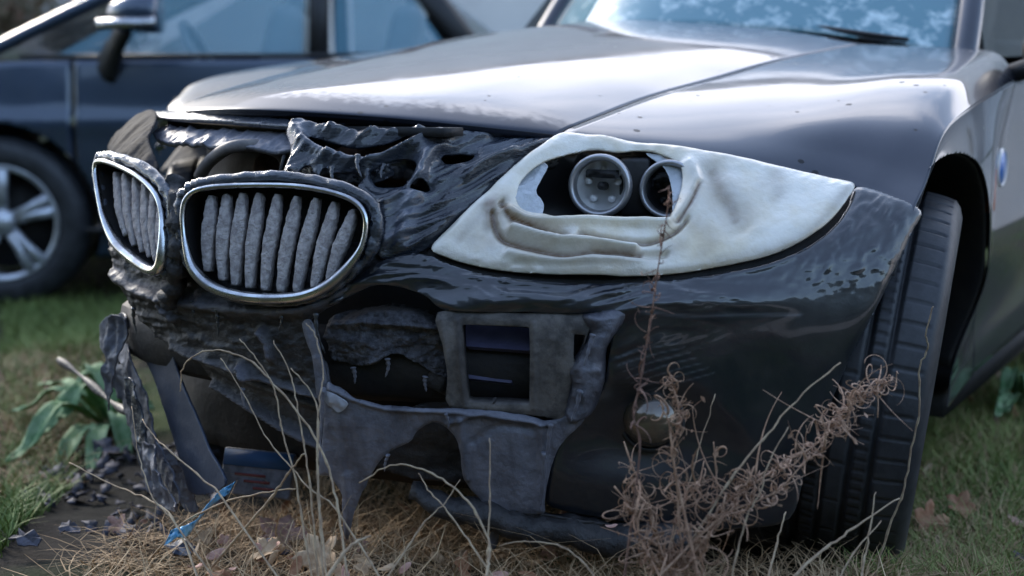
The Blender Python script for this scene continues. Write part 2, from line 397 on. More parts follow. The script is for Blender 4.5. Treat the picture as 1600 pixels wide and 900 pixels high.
M_foam = mat('crumbled burnt foam', (.035, .035, .042), .8, 0, 0, col2=(.10, .10, .115), nscale=60, tone=(.02, .02, .02), bump=1, bscale=160, bdist=.006)
M_slat = mat('sooty grille slat', (.30, .27, .275), .75, 0, 0, col2=(.52, .48, .48), nscale=90, bump=1, bscale=170, bdist=.004, tone=(.07, .065, .07))
M_chrome = mat('dulled chrome', (.62, .64, .66), .16, 1, 0, col2=(.36, .36, .38), nscale=22, rough2=.38, bump=.15, bscale=90, bdist=.001)
M_dark = mat('black cavity plastic', (.008, .008, .010), .7, bump=.5, bscale=60, bdist=.004, col2=(.016, .014, .013), nscale=20)
M_rust = mat('rusty metal', (.045, .022, .013), .8, .2, col2=(.11, .055, .032), nscale=40, bump=.6, bscale=90)
M_pipe = mat('grey hose', (.13, .12, .12), .6, col2=(.2, .18, .17), nscale=50, bump=.4, bscale=100)
M_blue = mat('dark blue plastic strip', (.030, .042, .072), .5, 0, .1, col2=(.045, .058, .09), nscale=14, bump=.4, bscale=80)
M_louvre = mat('purple black louvre', (.05, .05, .10), .35, 0, .5, col2=(.08, .08, .15), nscale=18, bump=.3, bscale=60)
M_rubber = mat('tyre rubber', (.022, .024, .029), .50, 0, 0, col2=(.040, .043, .050), nscale=24, bump=.4, bscale=140, bdist=.001)
M_alloy = mat('alloy rim', (.66, .69, .74), .35, .6, .4, col2=(.4, .41, .44), nscale=14)
M_glass = mat('dark glass', (.02, .035, .04), .03, 0, 0, spec=.8, alpha=.55)
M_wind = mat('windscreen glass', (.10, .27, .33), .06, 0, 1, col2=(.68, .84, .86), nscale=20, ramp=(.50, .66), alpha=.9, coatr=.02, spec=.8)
M_bgpaint = mat('blue grey paint', (.026, .048, .088), .32, .3, 1, col2=(.032, .056, .10), nscale=6, coatr=.08)
M_trim = mat('black rubber trim', (.012, .012, .014), .5, bump=.2, bscale=80)
M_reflect = mat('lamp reflector', (.95, .95, .95), .30, .25, coat=1)
M_ring = mat('satin lamp ring', (.42, .42, .44), .35, .7, .3)
M_seat = mat('light seat cloth', (.62, .68, .68), .8, bump=.3, bscale=60)
M_orange = mat('orange lens', (.75, .12, .02), .25, 0, .6)
M_white = mat('white enamel', (.7, .7, .72), .3, 0, .5)
M_bblue = mat('blue enamel', (.05, .2, .6), .3, 0, .5)
# melted headlamp cover: milky polycarbonate, brown stain in the folds
M_lens = mat('milky melted lens', (.88, .83, .73), .28, 0, .8, col2=(.74, .64, .46), nscale=11, rough2=.5, tone=(.13, .060, .016), bump=.5, bscale=55, bdist=.004, coatr=.18, ramp=(.42, .7))
M_lens.node_tree.nodes['Principled BSDF'].inputs['Subsurface Weight'].default_value = .12
M_lens.node_tree.nodes['Principled BSDF'].inputs['Subsurface Radius'].default_value = (.008, .008, .007)
M_clear = mat('clear crinkled lens', (.62, .66, .70), .12, 0, .8, alpha=.7, bump=1, bscale=60, bdist=.006, coatr=.05)

# ------------------------------------------------------------------ ground
def terr(x, y):
    x = np.asarray(x, float); y = np.asarray(y, float)
    s = y-.35*np.clip(x, -.5, 2)
    base = .085*(1-sstep(-.02, .50, s))*(1-sstep(.95, 1.35, x))-.075*(1-sstep(-2.3, -1.5, x))*(1-sstep(4, 6, np.abs(y-2.)))*(1-sstep(4, 6, -x))
    r = np.hypot(x-.3, y-.5)
    far = sstep(3, 14, r)
    z = base+.010*fbm(x*4, y*4, 5, 3)+.008*fbm(x*17, y*17, 6, 3)*(1-far)+.05*far*fbm(x*.3, y*.3, 9, 3)
    return z
def build_ground():
    # one sheet: fine near the cars, coarse towards the horizon
    a = np.concatenate([-np.geomspace(400, 3.2, 26), np.arange(-3, 2.6, .035), np.geomspace(2.7, 400, 26)])
    b = np.concatenate([-np.geomspace(400, 2.1, 18), np.arange(-1.9, 5, .035), np.geomspace(5.1, 600, 26)])
    X, Y = np.meshgrid(a, b, indexing='ij'); V = np.stack([X.ravel(), Y.ravel(), terr(X.ravel(), Y.ravel())], 1)
    F = grid_faces(len(a), len(b))
    m = bpy.data.materials.new('soil and turf'); m.use_nodes = True; t = m.node_tree; p = t.nodes['Principled BSDF']; p.inputs['Roughness'].default_value = .95
    p.inputs['Specular IOR Level'].default_value = .2
    tcn = N('ShaderNodeTexCoord', t)
    n1 = N('ShaderNodeTexNoise', t); n1.inputs['Scale'].default_value = 2.2; n1.inputs['Detail'].default_value = 8; t.links.new(tcn.outputs['Object'], n1.inputs['Vector'])
    n2 = N('ShaderNodeTexNoise', t); n2.inputs['Scale'].default_value = 28; n2.inputs['Detail'].default_value = 8; n2.inputs['Roughness'].default_value = .7; t.links.new(tcn.outputs['Object'], n2.inputs['Vector'])
    r1 = N('ShaderNodeValToRGB', t); e = r1.color_ramp.elements; e[0].position = .36; e[0].color = (.018, .015, .012, 1); e[1].position = .62; e[1].color = (.10, .080, .058, 1); e.new(.5).color = (.045, .036, .027, 1)
    t.links.new(n2.outputs['Fac'], r1.inputs['Fac'])
    r2 = N('ShaderNodeValToRGB', t); e = r2.color_ramp.elements; e[0].position = .44; e[0].color = (0, 0, 0, 1); e[1].position = .58; e[1].color = (1, 1, 1, 1); t.links.new(n1.outputs['Fac'], r2.inputs['Fac'])
    mx = N('ShaderNodeMix', t, data_type='RGBA'); mx.inputs['B'].default_value = (.045, .07, .022, 1); t.links.new(r1.outputs[0], mx.inputs['A']); t.links.new(r2.outputs[0], mx.inputs['Factor'])
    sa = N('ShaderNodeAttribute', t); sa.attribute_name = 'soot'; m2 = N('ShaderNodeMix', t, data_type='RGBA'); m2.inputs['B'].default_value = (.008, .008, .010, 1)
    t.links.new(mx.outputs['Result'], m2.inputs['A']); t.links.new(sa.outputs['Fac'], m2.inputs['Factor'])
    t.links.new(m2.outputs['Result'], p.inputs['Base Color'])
    bp = N('ShaderNodeBump', t); bp.inputs['Distance'].default_value = .02; t.links.new(n2.outputs['Fac'], bp.inputs['Height']); t.links.new(bp.outputs[0], p.inputs['Normal'])
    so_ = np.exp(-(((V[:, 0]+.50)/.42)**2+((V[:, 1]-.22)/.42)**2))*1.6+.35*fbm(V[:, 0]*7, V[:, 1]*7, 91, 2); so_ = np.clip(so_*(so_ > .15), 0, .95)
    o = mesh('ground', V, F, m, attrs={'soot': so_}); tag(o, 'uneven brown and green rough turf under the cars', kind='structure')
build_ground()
def ground_hit(px, py):
    r = ray(px, py); z = .05
    for _ in range(6):
        q = CAM+r*((z-CAM[2])/r[2]); z = float(terr([q[0]], [q[1]])[0])
    return q

# ------------------------------------------------------------------ building beyond the cars
def building():
    M_w = mat('pale render', (.62, .60, .60), .9, col2=(.54, .52, .53), nscale=.6, bump=.3, bscale=8)
    M_r = mat('grey roof edge', (.16, .15, .15), .8, col2=(.2, .19, .19), nscale=2)
    M_d = mat('grey steel door', (.20, .21, .23), .5, col2=(.24, .25, .27), nscale=3)
    M_g = mat('building window glass', (.04, .06, .08), .08)
    c = np.array([-9.0, 22.0]); a = math.radians(29.7); R = Matrix.Rotation(a, 3, 'Z')
    t = empty('warehouse', (c[0], c[1], 0)); tag(t, 'long pale rendered warehouse standing beyond the two parked cars', 'building')
    L, H, D = 60, 11.0, 12
    b = MB(); b.box((0, D/2, H/2-.15), (L, D, H+.3)); w_ = b.build('wall', M_w, t, False)
    b = MB(); b.box((0, D/2, H+.18), (L+.8, D+.8, .35), bev=.03); b.build('roof', M_r, t, False)
    for x in (-15, 5.5, 17):
        b = MB(); b.box((x, -.02, 1.5), (3.2, .08, 3.0), bev=.02); d_ = b.build('door', M_d, t, False)
        b = MB()
        for z in np.arange(.3, 3, .3): b.box((x, -.075, z), (3.1, .03, .05))
        b.build('rib', M_r, d_, False)
    for x in (-20, -10, -5, 11, 21):
        b = MB(); b.box((x, -.03, 3.2), (1.8, .06, 1.1)); f = b.build('window', M_r, t, False)
        b = MB(); b.box((x, -.07, 3.2), (1.65, .03, .95)); b.build('pane', M_g, f, False)
    t.rotation_euler = (0, 0, a)
building()
def annex():  # out-of-view block added to put a pale reflection on the near flank
    t = empty('added_garage', (15, 16, 0)); tag(t, 'white block added out of view to the right for the flank to reflect', 'building')
    b = MB(); b.box((2.5, 0, 1.9), (5, 26, 4.2)); b.build('wall', MATS['pale render'], t, False)
    b = MB(); b.box((2.5, 0, 4.1), (5.5, 26.5, .25)); b.build('roof', MATS['grey roof edge'], t, False)
    for y in (-8, -3, 2, 7):
        b = MB(); b.box((-.03, y, 1.2), (.08, 2.6, 2.3), bev=.02); b.build('door', MATS['grey steel door'], t, False)
annex()
def yard():  # pale ground added to lighten what the near flank mirrors
    m = mat('pale gravel', (.26, .25, .24), .95, col2=(.36, .35, .33), nscale=40, bump=.6, bscale=90, bdist=.01)
    xs = np.linspace(-6, 14.5, 110); ys = np.linspace(-3, 19.5, 150); X, Y = np.meshgrid(xs, ys, indexing='ij'); X = X.ravel(); Y = Y.ravel()
    F_ = grid_faces(110, 150); e_ = np.maximum(X-3.8, Y-5.6-.25*np.clip(-X, 0, 9))+.5*fbm(X*1.3, Y*1.3, 3, 3); F_ = F_[e_[F_].min(1) > 0]
    o = mesh('added_gravel_yard', np.stack([X, Y, np.maximum(terr(X, Y)+.03, .04)], 1), F_, m); tag(o, 'pale gravel added right of and behind the cars for the flank to reflect', kind='structure')
yard()
def hedge():  # unseen hedge, added so the upright bumper faces reflect something dark
    rs = np.random.default_rng(77)
    t = empty('added_hedge', (4, -9, 0)); tag(t, 'tall dark conifer hedge added unseen behind the viewer for the nose of the wreck to reflect', 'hedge')
    M_h = mat('hedge leaf', (.02, .03, .015), .8, col2=(.04, .055, .025), nscale=3)
    u = np.linspace(-22, 34, 180); v = np.linspace(0, 1, 30); U_, V_ = np.meshgrid(u, v, indexing='ij'); U_ = U_.ravel(); V_ = V_.ravel()
    H_ = 5.6+1.2*fbm(U_*.5, U_*0, 5, 3); off_ = 1.3*np.sin(np.clip(V_, 0, 1)*math.pi*.5+.2)-.8*V_**3
    off_ = off_+.0*U_
    P_ = np.stack([U_+.35*fbm(U_*2, V_*9, 3, 3), off_+.55*fbm(U_*1.5, V_*7, 8, 4)-.01*np.minimum(U_, 0)**2+.012*np.maximum(U_, 0)**2, H_*V_-.1], 1)
    mesh('foliage', P_, grid_faces(180, 30), M_h, t, False, .02)
    n = 9000; i = rs.integers(0, len(P_), n); c = P_[i]+rs.normal(size=(n, 3))*.18; A = rs.normal(size=(n, 3))*.12; B = rs.normal(size=(n, 3))*.07
    mesh('leaf_sprays', np.stack([c-A, c+B, c+A, c-B], 1).reshape(-1, 3), np.arange(4*n).reshape(n, 4), M_h, t, False)['kind'] = 'stuff'
    for x in np.arange(-20, 21, 2.5):
        b = MB(); b.tube([(x, -.3-.01*x*x, -.1), (x+.1, -.2-.01*x*x, 3), (x, -.2-.01*x*x, 6)], [.12, .09, .03], 7); b.build('trunk', MATS['grey roof edge'], t)
hedge()
def shrub(px, d, h, wd, seed, label):
    rs = np.random.default_rng(seed); q = CAM+ray(px, 108)*d; x, y = q[0], q[1]
    t = empty('bush', (x, y, 0)); tag(t, label, 'bush')
    M_l = MATS.get('bush leaf') or mat('bush leaf', (.06, .05, .03), .8, tint=[(.10, .045, .025), (.06, .065, .03), (.13, .08, .045)])
    M_t = MATS.get('bush stem') or mat('bush stem', (.07, .05, .04), .9, bump=.4)
    b = MB()
    for k in range(9):
        a = rs.uniform(0, 6.28); e = np.array([math.cos(a)*wd*.35, math.sin(a)*wd*.35, h*rs.uniform(.7, .95)])
        b.tube(catmull([(0, 0, -.05), e*[.3, .3, .45], e], 4), [.03*(1-i/10) for i in range(9)], 5)
    b.build('trunk', M_t, t)
    n = 3500; th = rs.uniform(0, 6.28, n); ph = rs.uniform(-1, 1, n); r = rs.uniform(.3, 1, n)**.5*(1+.25*np.sin(3*th+seed)+.2*rs.normal(size=n)*.5)
    P = np.stack([r*np.cos(th)*np.sqrt(1-ph**2)*wd/2, r*np.sin(th)*np.sqrt(1-ph**2)*wd/2, h*.58+ph*r*h*.42], 1)
    A = rs.normal(size=(n, 3)); A /= np.linalg.norm(A, axis=1)[:, None]; B = np.cross(A, rs.normal(size=(n, 3))); B /= np.linalg.norm(B, axis=1)[:, None]
    s = rs.uniform(.04, .08, n)[:, None]; V = np.stack([P-A*s, P+B*s*.5, P+A*s, P-B*s*.5], 1).reshape(-1, 3)
    mesh('crown', V, np.arange(4*n).reshape(n, 4), M_l, t, False, 0, {'tint': np.repeat(rs.uniform(0, 1, n), 4)})
shrub(-110, 13, 2.3, 3.2, 3, 'reddish brown bush behind the windscreen of the blue grey car')
shrub(20, 15, 1.7, 2.6, 5, 'lower brown green bush to the right of the reddish bush')

# ================================================================== the wrecked car
CAR = empty('wrecked_car', (0, 2.0, 0)); tag(CAR, 'black roadster with burnt melted nose and bleached headlight, front left wheel leaning', 'car')
CAR.location = (0, 0, 0)
# hood and front fenders share their shut line
H0 = [(0, .15, .770), (0, .27, .803), (0, .55, .848), (0, .85, .886), (0, 1.1, .915), (0, 1.36, .937)]
H1 = [(.2, .20, .762), (.2, .31, .792), (.2, .56, .836), (.2, .85, .874), (.2, 1.1, .903), (.2, 1.37, .925)]
H2 = [(.33, .275, .748), (.335, .38, .774), (.34, .6, .811), (.35, .86, .847), (.365, 1.1, .878), (.39, 1.39, .907)]
H3 = [(.43, .365, .733), (.437, .46, .752), (.446, .64, .782), (.468, .87, .812), (.50, 1.1, .845), (.55, 1.42, .880)]
L1 = [(.605, .49, .700), (.610, .56, .722), (.618, .70, .760), (.635, .90, .806), (.65, 1.12, .840), (.665, 1.43, .872)]
L2 = [(.745, .585, .672), (.752, .63, .697), (.765, .72, .750), (.772, .90, .808), (.77, 1.12, .838), (.76, 1.43, .868)]
L3 = [(.835, .600, .652), (.845, .640, .678), (.860, .725, .742), (.864, .90, .798), (.85, 1.12, .828), (.825, 1.43, .857)]
L4 = [(.905, .580, .628), (.907, .630, .660), (.905, .725, .730), (.905, .90, .765), (.892, 1.12, .785), (.865, 1.43, .806)]
mir = lambda l: [(-p[0], p[1], p[2]) for p in l]
def hoodfn(V):
    V = V.copy(); e = np.abs(V[:, 0])
    return V
# front lip rolls down
def roll(l, dz=.016, dy=.004): return [(l[0][0]*1.0, l[0][1]+dy, l[0][2]-dz), (l[0][0], l[0][1]-.003, l[0][2]-.007)]+l
def rl(l): return [(l[0][0], l[0][1]+.010, l[0][2]-.020), (l[0][0], l[0][1]-.004, l[0][2]-.010)]+[(l[0][0], l[0][1]+.006, l[0][2]+.001)]+l[1:]
HL = [rl(mir(H3)), rl(mir(H2)), rl(mir(H1)), rl(H0), rl(H1), rl(H2), rl(H3)]
# keep a 4 mm shut gap on both sides
HL[0] = [(p[0]+.002, p[1], p[2]) for p in HL[0]]; HL[-1] = [(p[0]-.002, p[1], p[2]) for p in HL[-1]]
def hoodwarp(V):
    V = V.copy()
    # shallow dent left by the heat at the front edge
    d = np.exp(-(((V[:, 0]+.02)/.05)**2+((V[:, 1]-.30)/.05)**2)); V[:, 2] -= .003*d
    return V
def hood_soot(V):
    fr = np.interp(np.abs(V[:, 0]), [0, .2, .33, .43], [.15, .20, .275, .365]); d = V[:, 1]-fr
    return np.clip(1.1*np.exp(-np.maximum(d, 0)/.035)+.25*np.exp(-((V[:, 0]+.05)/.2)**2-(d/.12)**2), 0, 1)
hood = loft('hood', HL, M_paint, CAR, 9, 9, .0015, fn=hoodwarp, flip=False, attrs=lambda V: {'soot': hood_soot(V)})
HH = [H3, L1, L2, L3, L4]
def fend(lines, name, label=None):
    ls = [rl(l) for l in lines]
    s = 1 if lines[1][0][0] > 0 else -1
    ls[0] = [(p[0]+s*.002, p[1], p[2]) for p in ls[0]]
    return loft(name, ls, M_paint, CAR, 9, 9, .0015, flip=(s < 0))
fender = fend(HH, 'fender')
FarL = [mir(l) for l in HH]
FarL[1][:2] = [(-.60, .52, .700), (-.61, .58, .722)]; FarL[2][:2] = [(-.70, .62, .680), (-.72, .67, .705)]; FarL[3][:2] = [(-.775, .675, .668), (-.80, .71, .70)]; FarL[4][:2] = [(-.83, .73, .655), (-.85, .77, .70)]
FarL[3][2] = (-.84, .80, .752); FarL[4][2] = (-.88, .84, .740)
fender2 = fend(FarL, 'fender')
# flanks: (y, z) grid below the shoulder, wheel arch cut out
l4 = catmull(L4, 12); 
def shoulder(y, which=2): return np.interp(y, np.r_[l4[:, 1], 2.0, 2.9, 3.3, 4.05], np.r_[l4[:, which], *( [.83, .84, .84, .74] if which == 2 else [.855, .89, .89, .72])])
AY, AZ, AR = .755, .330, .365
def flank_x(y, z):
    zs = shoulder(y); xs = shoulder(y, 0)
    t = np.clip((zs-z)/.55, 0, 1)
    flare = .018*np.exp(-((y-AY)/.42)**2)*np.exp(-((z-.62)/.22)**2)+.020*np.exp(-((y-3.25)/.42)**2)*np.exp(-((z-.60)/.22)**2)
    waist = -.045*sstep(1.0, 1.5, y)*(1-sstep(2.5, 3.0, y))*np.sin(np.clip(t, 0, 1)*math.pi)**1.0
    return xs+.010*np.sin(t*math.pi*.5)+flare*sstep(0, .18, t)+waist-.06*sstep(.55, 1., t)
def flank(name, y0, y1, m, s=1, step=.012, arches=((.755, .330, .365),), z0=.20, parent=CAR):
    step = .005 if y0 < 1 else step; ys = np.arange(y0, y1+step, step); nz_ = 110 if y0 < 1 else 46; V = []; 
    T = np.linspace(0, 1, nz_)
    Y, TT = np.meshgrid(ys, T, indexing='ij'); Y = Y.ravel(); TT = TT.ravel(); zs = shoulder(Y)
    Zb = z0+.10*(1-sstep(.4, .6, Y))
    Z = zs*(1-TT)+z0*TT; d = np.full(len(Y), 9.)
    for (ay, az, ar) in arches:
        r = np.hypot(Y-ay, Z-az); d = np.minimum(d, r-ar)
    F = grid_faces(len(ys), nz_); F = F[d[F].max(1) > 0]
    for (ay, az, ar) in arches:
        r = np.hypot(Y-ay, Z-az); b = r < ar; k = ar/np.maximum(r, 1e-6)
        Y = np.where(b, ay+(Y-ay)*k, Y); Z = np.where(b, az+(Z-az)*k, Z)
    X = flank_x(Y, Z)
    F = F if s > 0 else F[:, ::-1]
    return mesh(name, np.stack([s*X, Y, Z], 1), F[:, ::-1], m, parent, True, .002, None, -1)
# the near flank ahead of the arch is cut on the bumper line
flank('fender_side', .585, 1.40, M_paint)
flank('fender_side', .86, 1.40, M_paint, -1)
door = flank('door', 1.406, 2.50, M_paint, 1, arches=())
flank('door', 1.406, 2.50, M_paint, -1, arches=())
flank('rear_fender', 2.506, 4.03, M_paint, 1, arches=((3.25, .33, .365),))
flank('rear_fender', 2.506, 4.03, M_paint, -1, arches=((3.25, .33, .365),))
# arch lip and dark wheel housing
for s in (1, -1):
    for ay in (.755, 3.25):
        an = np.linspace(-.15, math.pi+.15, 60) if ay > 1 else np.linspace(-.15, math.pi*(.74 if s > 0 else .45), 50)
        Yc = ay+AR*np.cos(an); Zc = .33+AR*np.sin(an); X = flank_x(Yc, Zc)
        rows = []
        for (dx, dr) in ((-.007, -.001), (-.014, -.002), (-.03, .004), (-.10, .010), (-.42, .012)):
            yy_ = ay+(AR+dr)*np.cos(an); zz_ = .33+(AR+dr)*np.sin(an)
            if ay < 1: zz_ = np.minimum(zz_, .575+.80*(yy_-.56)) if s > 0 else np.minimum(zz_, .5+.8*(yy_-.70))
            rows.append(np.stack([s*(X+dx), yy_, zz_], 1))
        V = np.concatenate(rows); F = grid_faces(5, len(an))
        mesh('wheel_housing', V, F if s < 0 else F[:, ::-1], M_dark, CAR, True, .001)
# arch end wall
for s in (1, -1):
    b = MB(); b.box((s*.45, .86 if s > 0 else 1.05, .42), (.02, .55 if s > 0 else .3, .5)); b.build('inner_wing', M_dark, CAR)
# rear deck, tail, cabin
RD = [[(-.865, 2.62, .83), (-.87, 3.0, .845), (-.86, 3.4, .84), (-.80, 3.8, .80), (-.72, 4.03, .74)],
      [(-.55, 2.62, .90), (-.55, 3.0, .905), (-.55, 3.4, .89), (-.52, 3.8, .86), (-.48, 4.06, .82)],
      [(0, 2.62, .92), (0, 3.0, .92), (0, 3.4, .91), (0, 3.8, .88), (0, 4.08, .85)]]
RD = RD+[mir(l) for l in RD[1::-1]]
loft('trunk_lid', RD, M_paint, CAR, 4, 4)
TL = [[(-.72, 4.03, .74), (-.48, 4.06, .82), (0, 4.08, .85), (.48, 4.06, .82), (.72, 4.03, .74)], [(-.80, 4.04, .55), (-.5, 4.10, .58), (0, 4.12, .58), (.5, 4.10, .58), (.80, 4.04, .55)], [(-.78, 3.98, .22), (-.5, 4.02, .2), (0, 4.04, .2), (.5, 4.02, .2), (.78, 3.98, .22)]]
loft('rear_panel', TL, M_paint, CAR, 4, 4)
M_top = mat('black soft top cloth', (.02, .02, .022), .9, bump=.5, bscale=200)
ST = [[(-.60, 1.98, 1.21), (-.60, 2.3, 1.24), (-.58, 2.6, 1.16), (-.62, 2.95, .915)], [(0, 1.92, 1.255), (0, 2.3, 1.285), (0, 2.6, 1.21), (0, 3.0, .925)]]
ST = ST+[mir(ST[0])]
ST = [[((p[0]*.66 if p[0] < 0 else p[0]), p[1], p[2]) for p in l] for l in ST]
loft('soft_top', ST, M_top, CAR, 5, 6, .006)
b = MB(); b.box((0, 2.1, .66), (1.5, 1.2, .05)); b.box((0, 1.62, .80), (1.35, .34, .12), bev=.03); b.build('dashboard', M_dark, CAR)
for s in (-1, 1):
    b = MB(); b.box((s*.36, 2.42, .86), (.46, .14, .52), Matrix.Rotation(-.25, 3, 'X'), bev=.05); b.box((s*.36, 2.5, 1.13), (.24, .09, .16), bev=.03); b.build('car_seat', M_seat if 0 else M_dark, CAR)
# windscreen: base line and header line
wb = [(-.66, 1.60, .86), (-.40, 1.47, .905), (0, 1.40, .925), (.40, 1.47, .905), (.70, 1.58, .855)]
wm = [(-.63, 1.78, 1.04), (-.37, 1.67, 1.08), (0, 1.61, 1.10), (.37, 1.67, 1.08), (.665, 1.76, 1.035)]
wt = [(-.57, 1.98, 1.20), (-.33, 1.93, 1.235), (0, 1.90, 1.25), (.33, 1.93, 1.235), (.59, 1.98, 1.20)]
sq = lambda l: [((p[0]*.66 if p[0] < 0 else p[0]), p[1]+(.12*min(1, -p[0]/.6) if p[0] < 0 else 0), p[2]) for p in l]
wb, wm, wt = sq(wb), sq(wm), sq(wt)
wind = loft('windscreen', [wb, wm, wt], M_wind, CAR, 8, 8, .004)
b = MB()
b.tube(catmull([(.725, 1.565, .84), (.69, 1.76, 1.035), (.61, 1.98, 1.20)], 8), .022, 10, flat=1.3); b.build('windscreen_pillar', M_paint, CAR)
b = MB(); b.tube(catmull(sq([(-.68, 1.585, .845), (-.655, 1.78, 1.04), (-.59, 1.98, 1.20)]), 8), .022, 10, flat=1.3); b.build('windscreen_pillar', M_paint, CAR)
b = MB(); b.tube(catmull(sq([(-.6, 1.985, 1.205), (0, 1.905, 1.262), (.6, 1.985, 1.205)]), 8), .02, 8); b.build('header_rail', M_paint, CAR)
# scuttle between hood and glass
CW = [[(-.82, 1.43, .80), (-.55, 1.42, .870), (0, 1.365, .925), (.55, 1.42, .870), (.82, 1.43, .80)], [(-.80, 1.60, .81), (-.6, 1.58, .855), (0, 1.43, .915), (.6, 1.58, .855), (.82, 1.60, .81)]]
loft('scuttle_panel', CW, M_trim, CAR, 8, 4, .004)
# wipers lie on the glass
b = MB(); b.tube(catmull([at(1115, 27, y=1.47), at(1200, 33, y=1.49), at(1300, 47, y=1.50), at(1420, 62, y=1.53)], 6), [.004+.004*math.sin(i/18*3.1) for i in range(19)], 6)
wp = b.build('wiper', M_trim, CAR); b = MB(); b.tube([at(1110, 33, y=1.46), at(1415, 68, y=1.52)], .003, 5); b.build('wiper_blade', M_trim, wp)
b = MB(); b.tube(catmull([(-.35, 1.46, .91), (-.1, 1.44, .935), (.12, 1.43, .93)], 6), .005, 6); b.build('wiper', M_trim, CAR)
# side window triangle and mirrors
for s in (1, -1):
    V = [(s*.74, 1.70, .85), (s*.80, 2.45, .87), (s*.62, 2.45, 1.20), (s*.60, 2.05, 1.20)]
    if s < 0: V = [(p[0]*.72, p[1], p[2]) for p in V]
    mesh('side_window', V, [(0, 1, 2, 3)], M_glass, CAR, False, .004)
def mirror_part(cx, cy, cz, s, parent, m, m2, sc=1.):
    b = MB(); V = []; F = []
    n = 14
    for i in range(9):
        t = i/8; rr = math.sin(math.pi*min(t*1.0+.0, 1)*.5)**.6 if t < 1 else 1
        y = -.055+.11*t
        for k in range(n):
            a = 2*math.pi*k/n; ca, sa = math.cos(a), math.sin(a)
            V.append((cx+s*sc*.105*rr*abs(ca)**.7*math.copysign(1, ca), cy+sc*y, cz+sc*.062*rr*abs(sa)**.7*math.copysign(1, sa)+.0))
    F = [(i*n+k, i*n+(k+1) % n, (i+1)*n+(k+1) % n, (i+1)*n+k) for i in range(8) for k in range(n)]+[tuple(range(8*n, 9*n))]+[tuple(range(n))[::-1]]
    b.add(V, F); o = b.build('mirror', m, parent)
    b = MB(); b.tube(catmull([(cx-s*sc*.17, cy+.02, cz-.075*sc), (cx-s*sc*.11, cy+.01, cz-.05*sc), (cx-s*sc*.05, cy, cz-.03*sc)], 4), [.03*sc, .024*sc]+[.02*sc]*7, 8, flat=.6); b.build('mirror_arm', m2, o)
    return o
mirror_part(.965, 1.43, .868, 1, CAR, M_trim, M_trim)
# side repeater with round badge on the near flank behind the arch
yy, zz = 1.36, .60
qx = flank_x(np.array([yy]), np.array([zz]))[0]
b = MB(); b.lathe([(0, .034), (.006, .032), (.008, .0)], (qx, yy+.05, zz+.03), (1, 0, 0), 20); rp = b.build('side_badge', M_bblue, CAR)
b = MB(); b.lathe([(.004, .040), (.010, .037), (.004, .033)], (qx-.002, yy+.05, zz+.03), (1, 0, 0), 20); b.build('badge_rim', M_white, rp)
b = MB(); b.box((qx+.003, yy-.03, zz-.01), (.012, .035, .085), bev=.004); b.build('side_indicator', M_orange, CAR)
# sill and floor so that the car is closed below
b = MB(); b.box((0, 2.2, .17), (1.60, 1.9, .06)); b.box((.1, 1.0, .22), (.7, 1.1, .04)); b.build('underbody', M_dark, CAR)

# ---------------------------------------------------------------- wheels
def wheel(c, s, camber=0, steer=0):
    c = Vector(c); M = Matrix.Rotation(steer, 3, 'Z') @ Matrix.Rotation(camber, 3, 'Y')
    prof = []   # (across, radius) from inner bead over tread to outer bead
    W = .1125
    prof += [(-.095, .222), (-.108, .235), (-.118, .262), (-.118, .280), (-.112, .297)]
    tread = np.linspace(-.104, .104, 53)
    for x in tread:
        r = .317-.010*abs(x/.104)**3.2
        for g in (-.052, -.018, .018, .050):
            if abs(x-g) < .0052: r -= .010
        prof.append((x, r))
    prof += [(.112, .297), (.118, .280), (.118, .262), (.108, .235), (.095, .222)]
    n = 570 if camber else 190; V = []; xs = np.array([p[0] for p in prof]); rs = np.array([p[1] for p in prof])
    for k in range(n):
        a = 2*math.pi*k/n; r = rs.copy()
        ph = k % 10 if camber else (k % 3)*3
        if ph == 0: r = np.where((xs > .056) & (xs < .098), r-.0035, r)
        if ph == 4: r = np.where((xs < -.056) & (xs > -.098), r-.0035, r)
        if ph in (2, 7): r = np.where((xs > .024) & (xs < .044), r-.003, r)
        if ph in (5, 9): r = np.where((xs < -.024) & (xs > -.044), r-.003, r)
        if k % 20 == 5: r = np.where(np.abs(xs) < .012, r-.003, r)
        lt = .004*max(0, 1-abs((a-4.71))/.35)
        for x, rr in zip(xs, r): V.append(tuple(M @ Vector((s*x, rr*math.cos(a), rr*math.sin(a)))+c))
    m_ = len(prof); F = [(k*m_+i, k*m_+i+1, ((k+1) % n)*m_+i+1, ((k+1) % n)*m_+i) for k in range(n) for i in range(m_-1)]
    hb = MB(); ax = M @ Vector((s, 0, 0))
    hb.lathe([(-.10, .0), (-.10, .14), (.02, .14), (.02, .05), (.055, .045), (.06, 0)], c, ax, 24); hub = hb.build('wheel', M_dark, CAR)
    mesh('tyre', V, F, M_rubber, hub)
    rb = MB(); rb.lathe([(-.095, .222), (-.09, .205), (.03, .200), (.085, .205), (.097, .224), (.101, .222), (.10, .212), (.09, .202), (.04, .195)], c, ax, 48)
    for k in range(5):
        for q in (-.12, .12):
            a = k*2*math.pi/5+q; d1 = M @ Vector((0, math.cos(a), math.sin(a))); 
            rb.tube([c+ax*.062+d1*.04, c+ax*.070+d1*.12, c+ax*.082+d1*.204], [.020, .017, .019], 8)
    rb.build('rim', M_alloy, hub)
wheel((.775, .775, .322), 1, math.radians(6.5), math.radians(13))
wheel((-.70, .80, .315), -1, 0, math.radians(40))
wheel((.76, 3.25, .315), 1); wheel((-.76, 3.25, .315), -1)

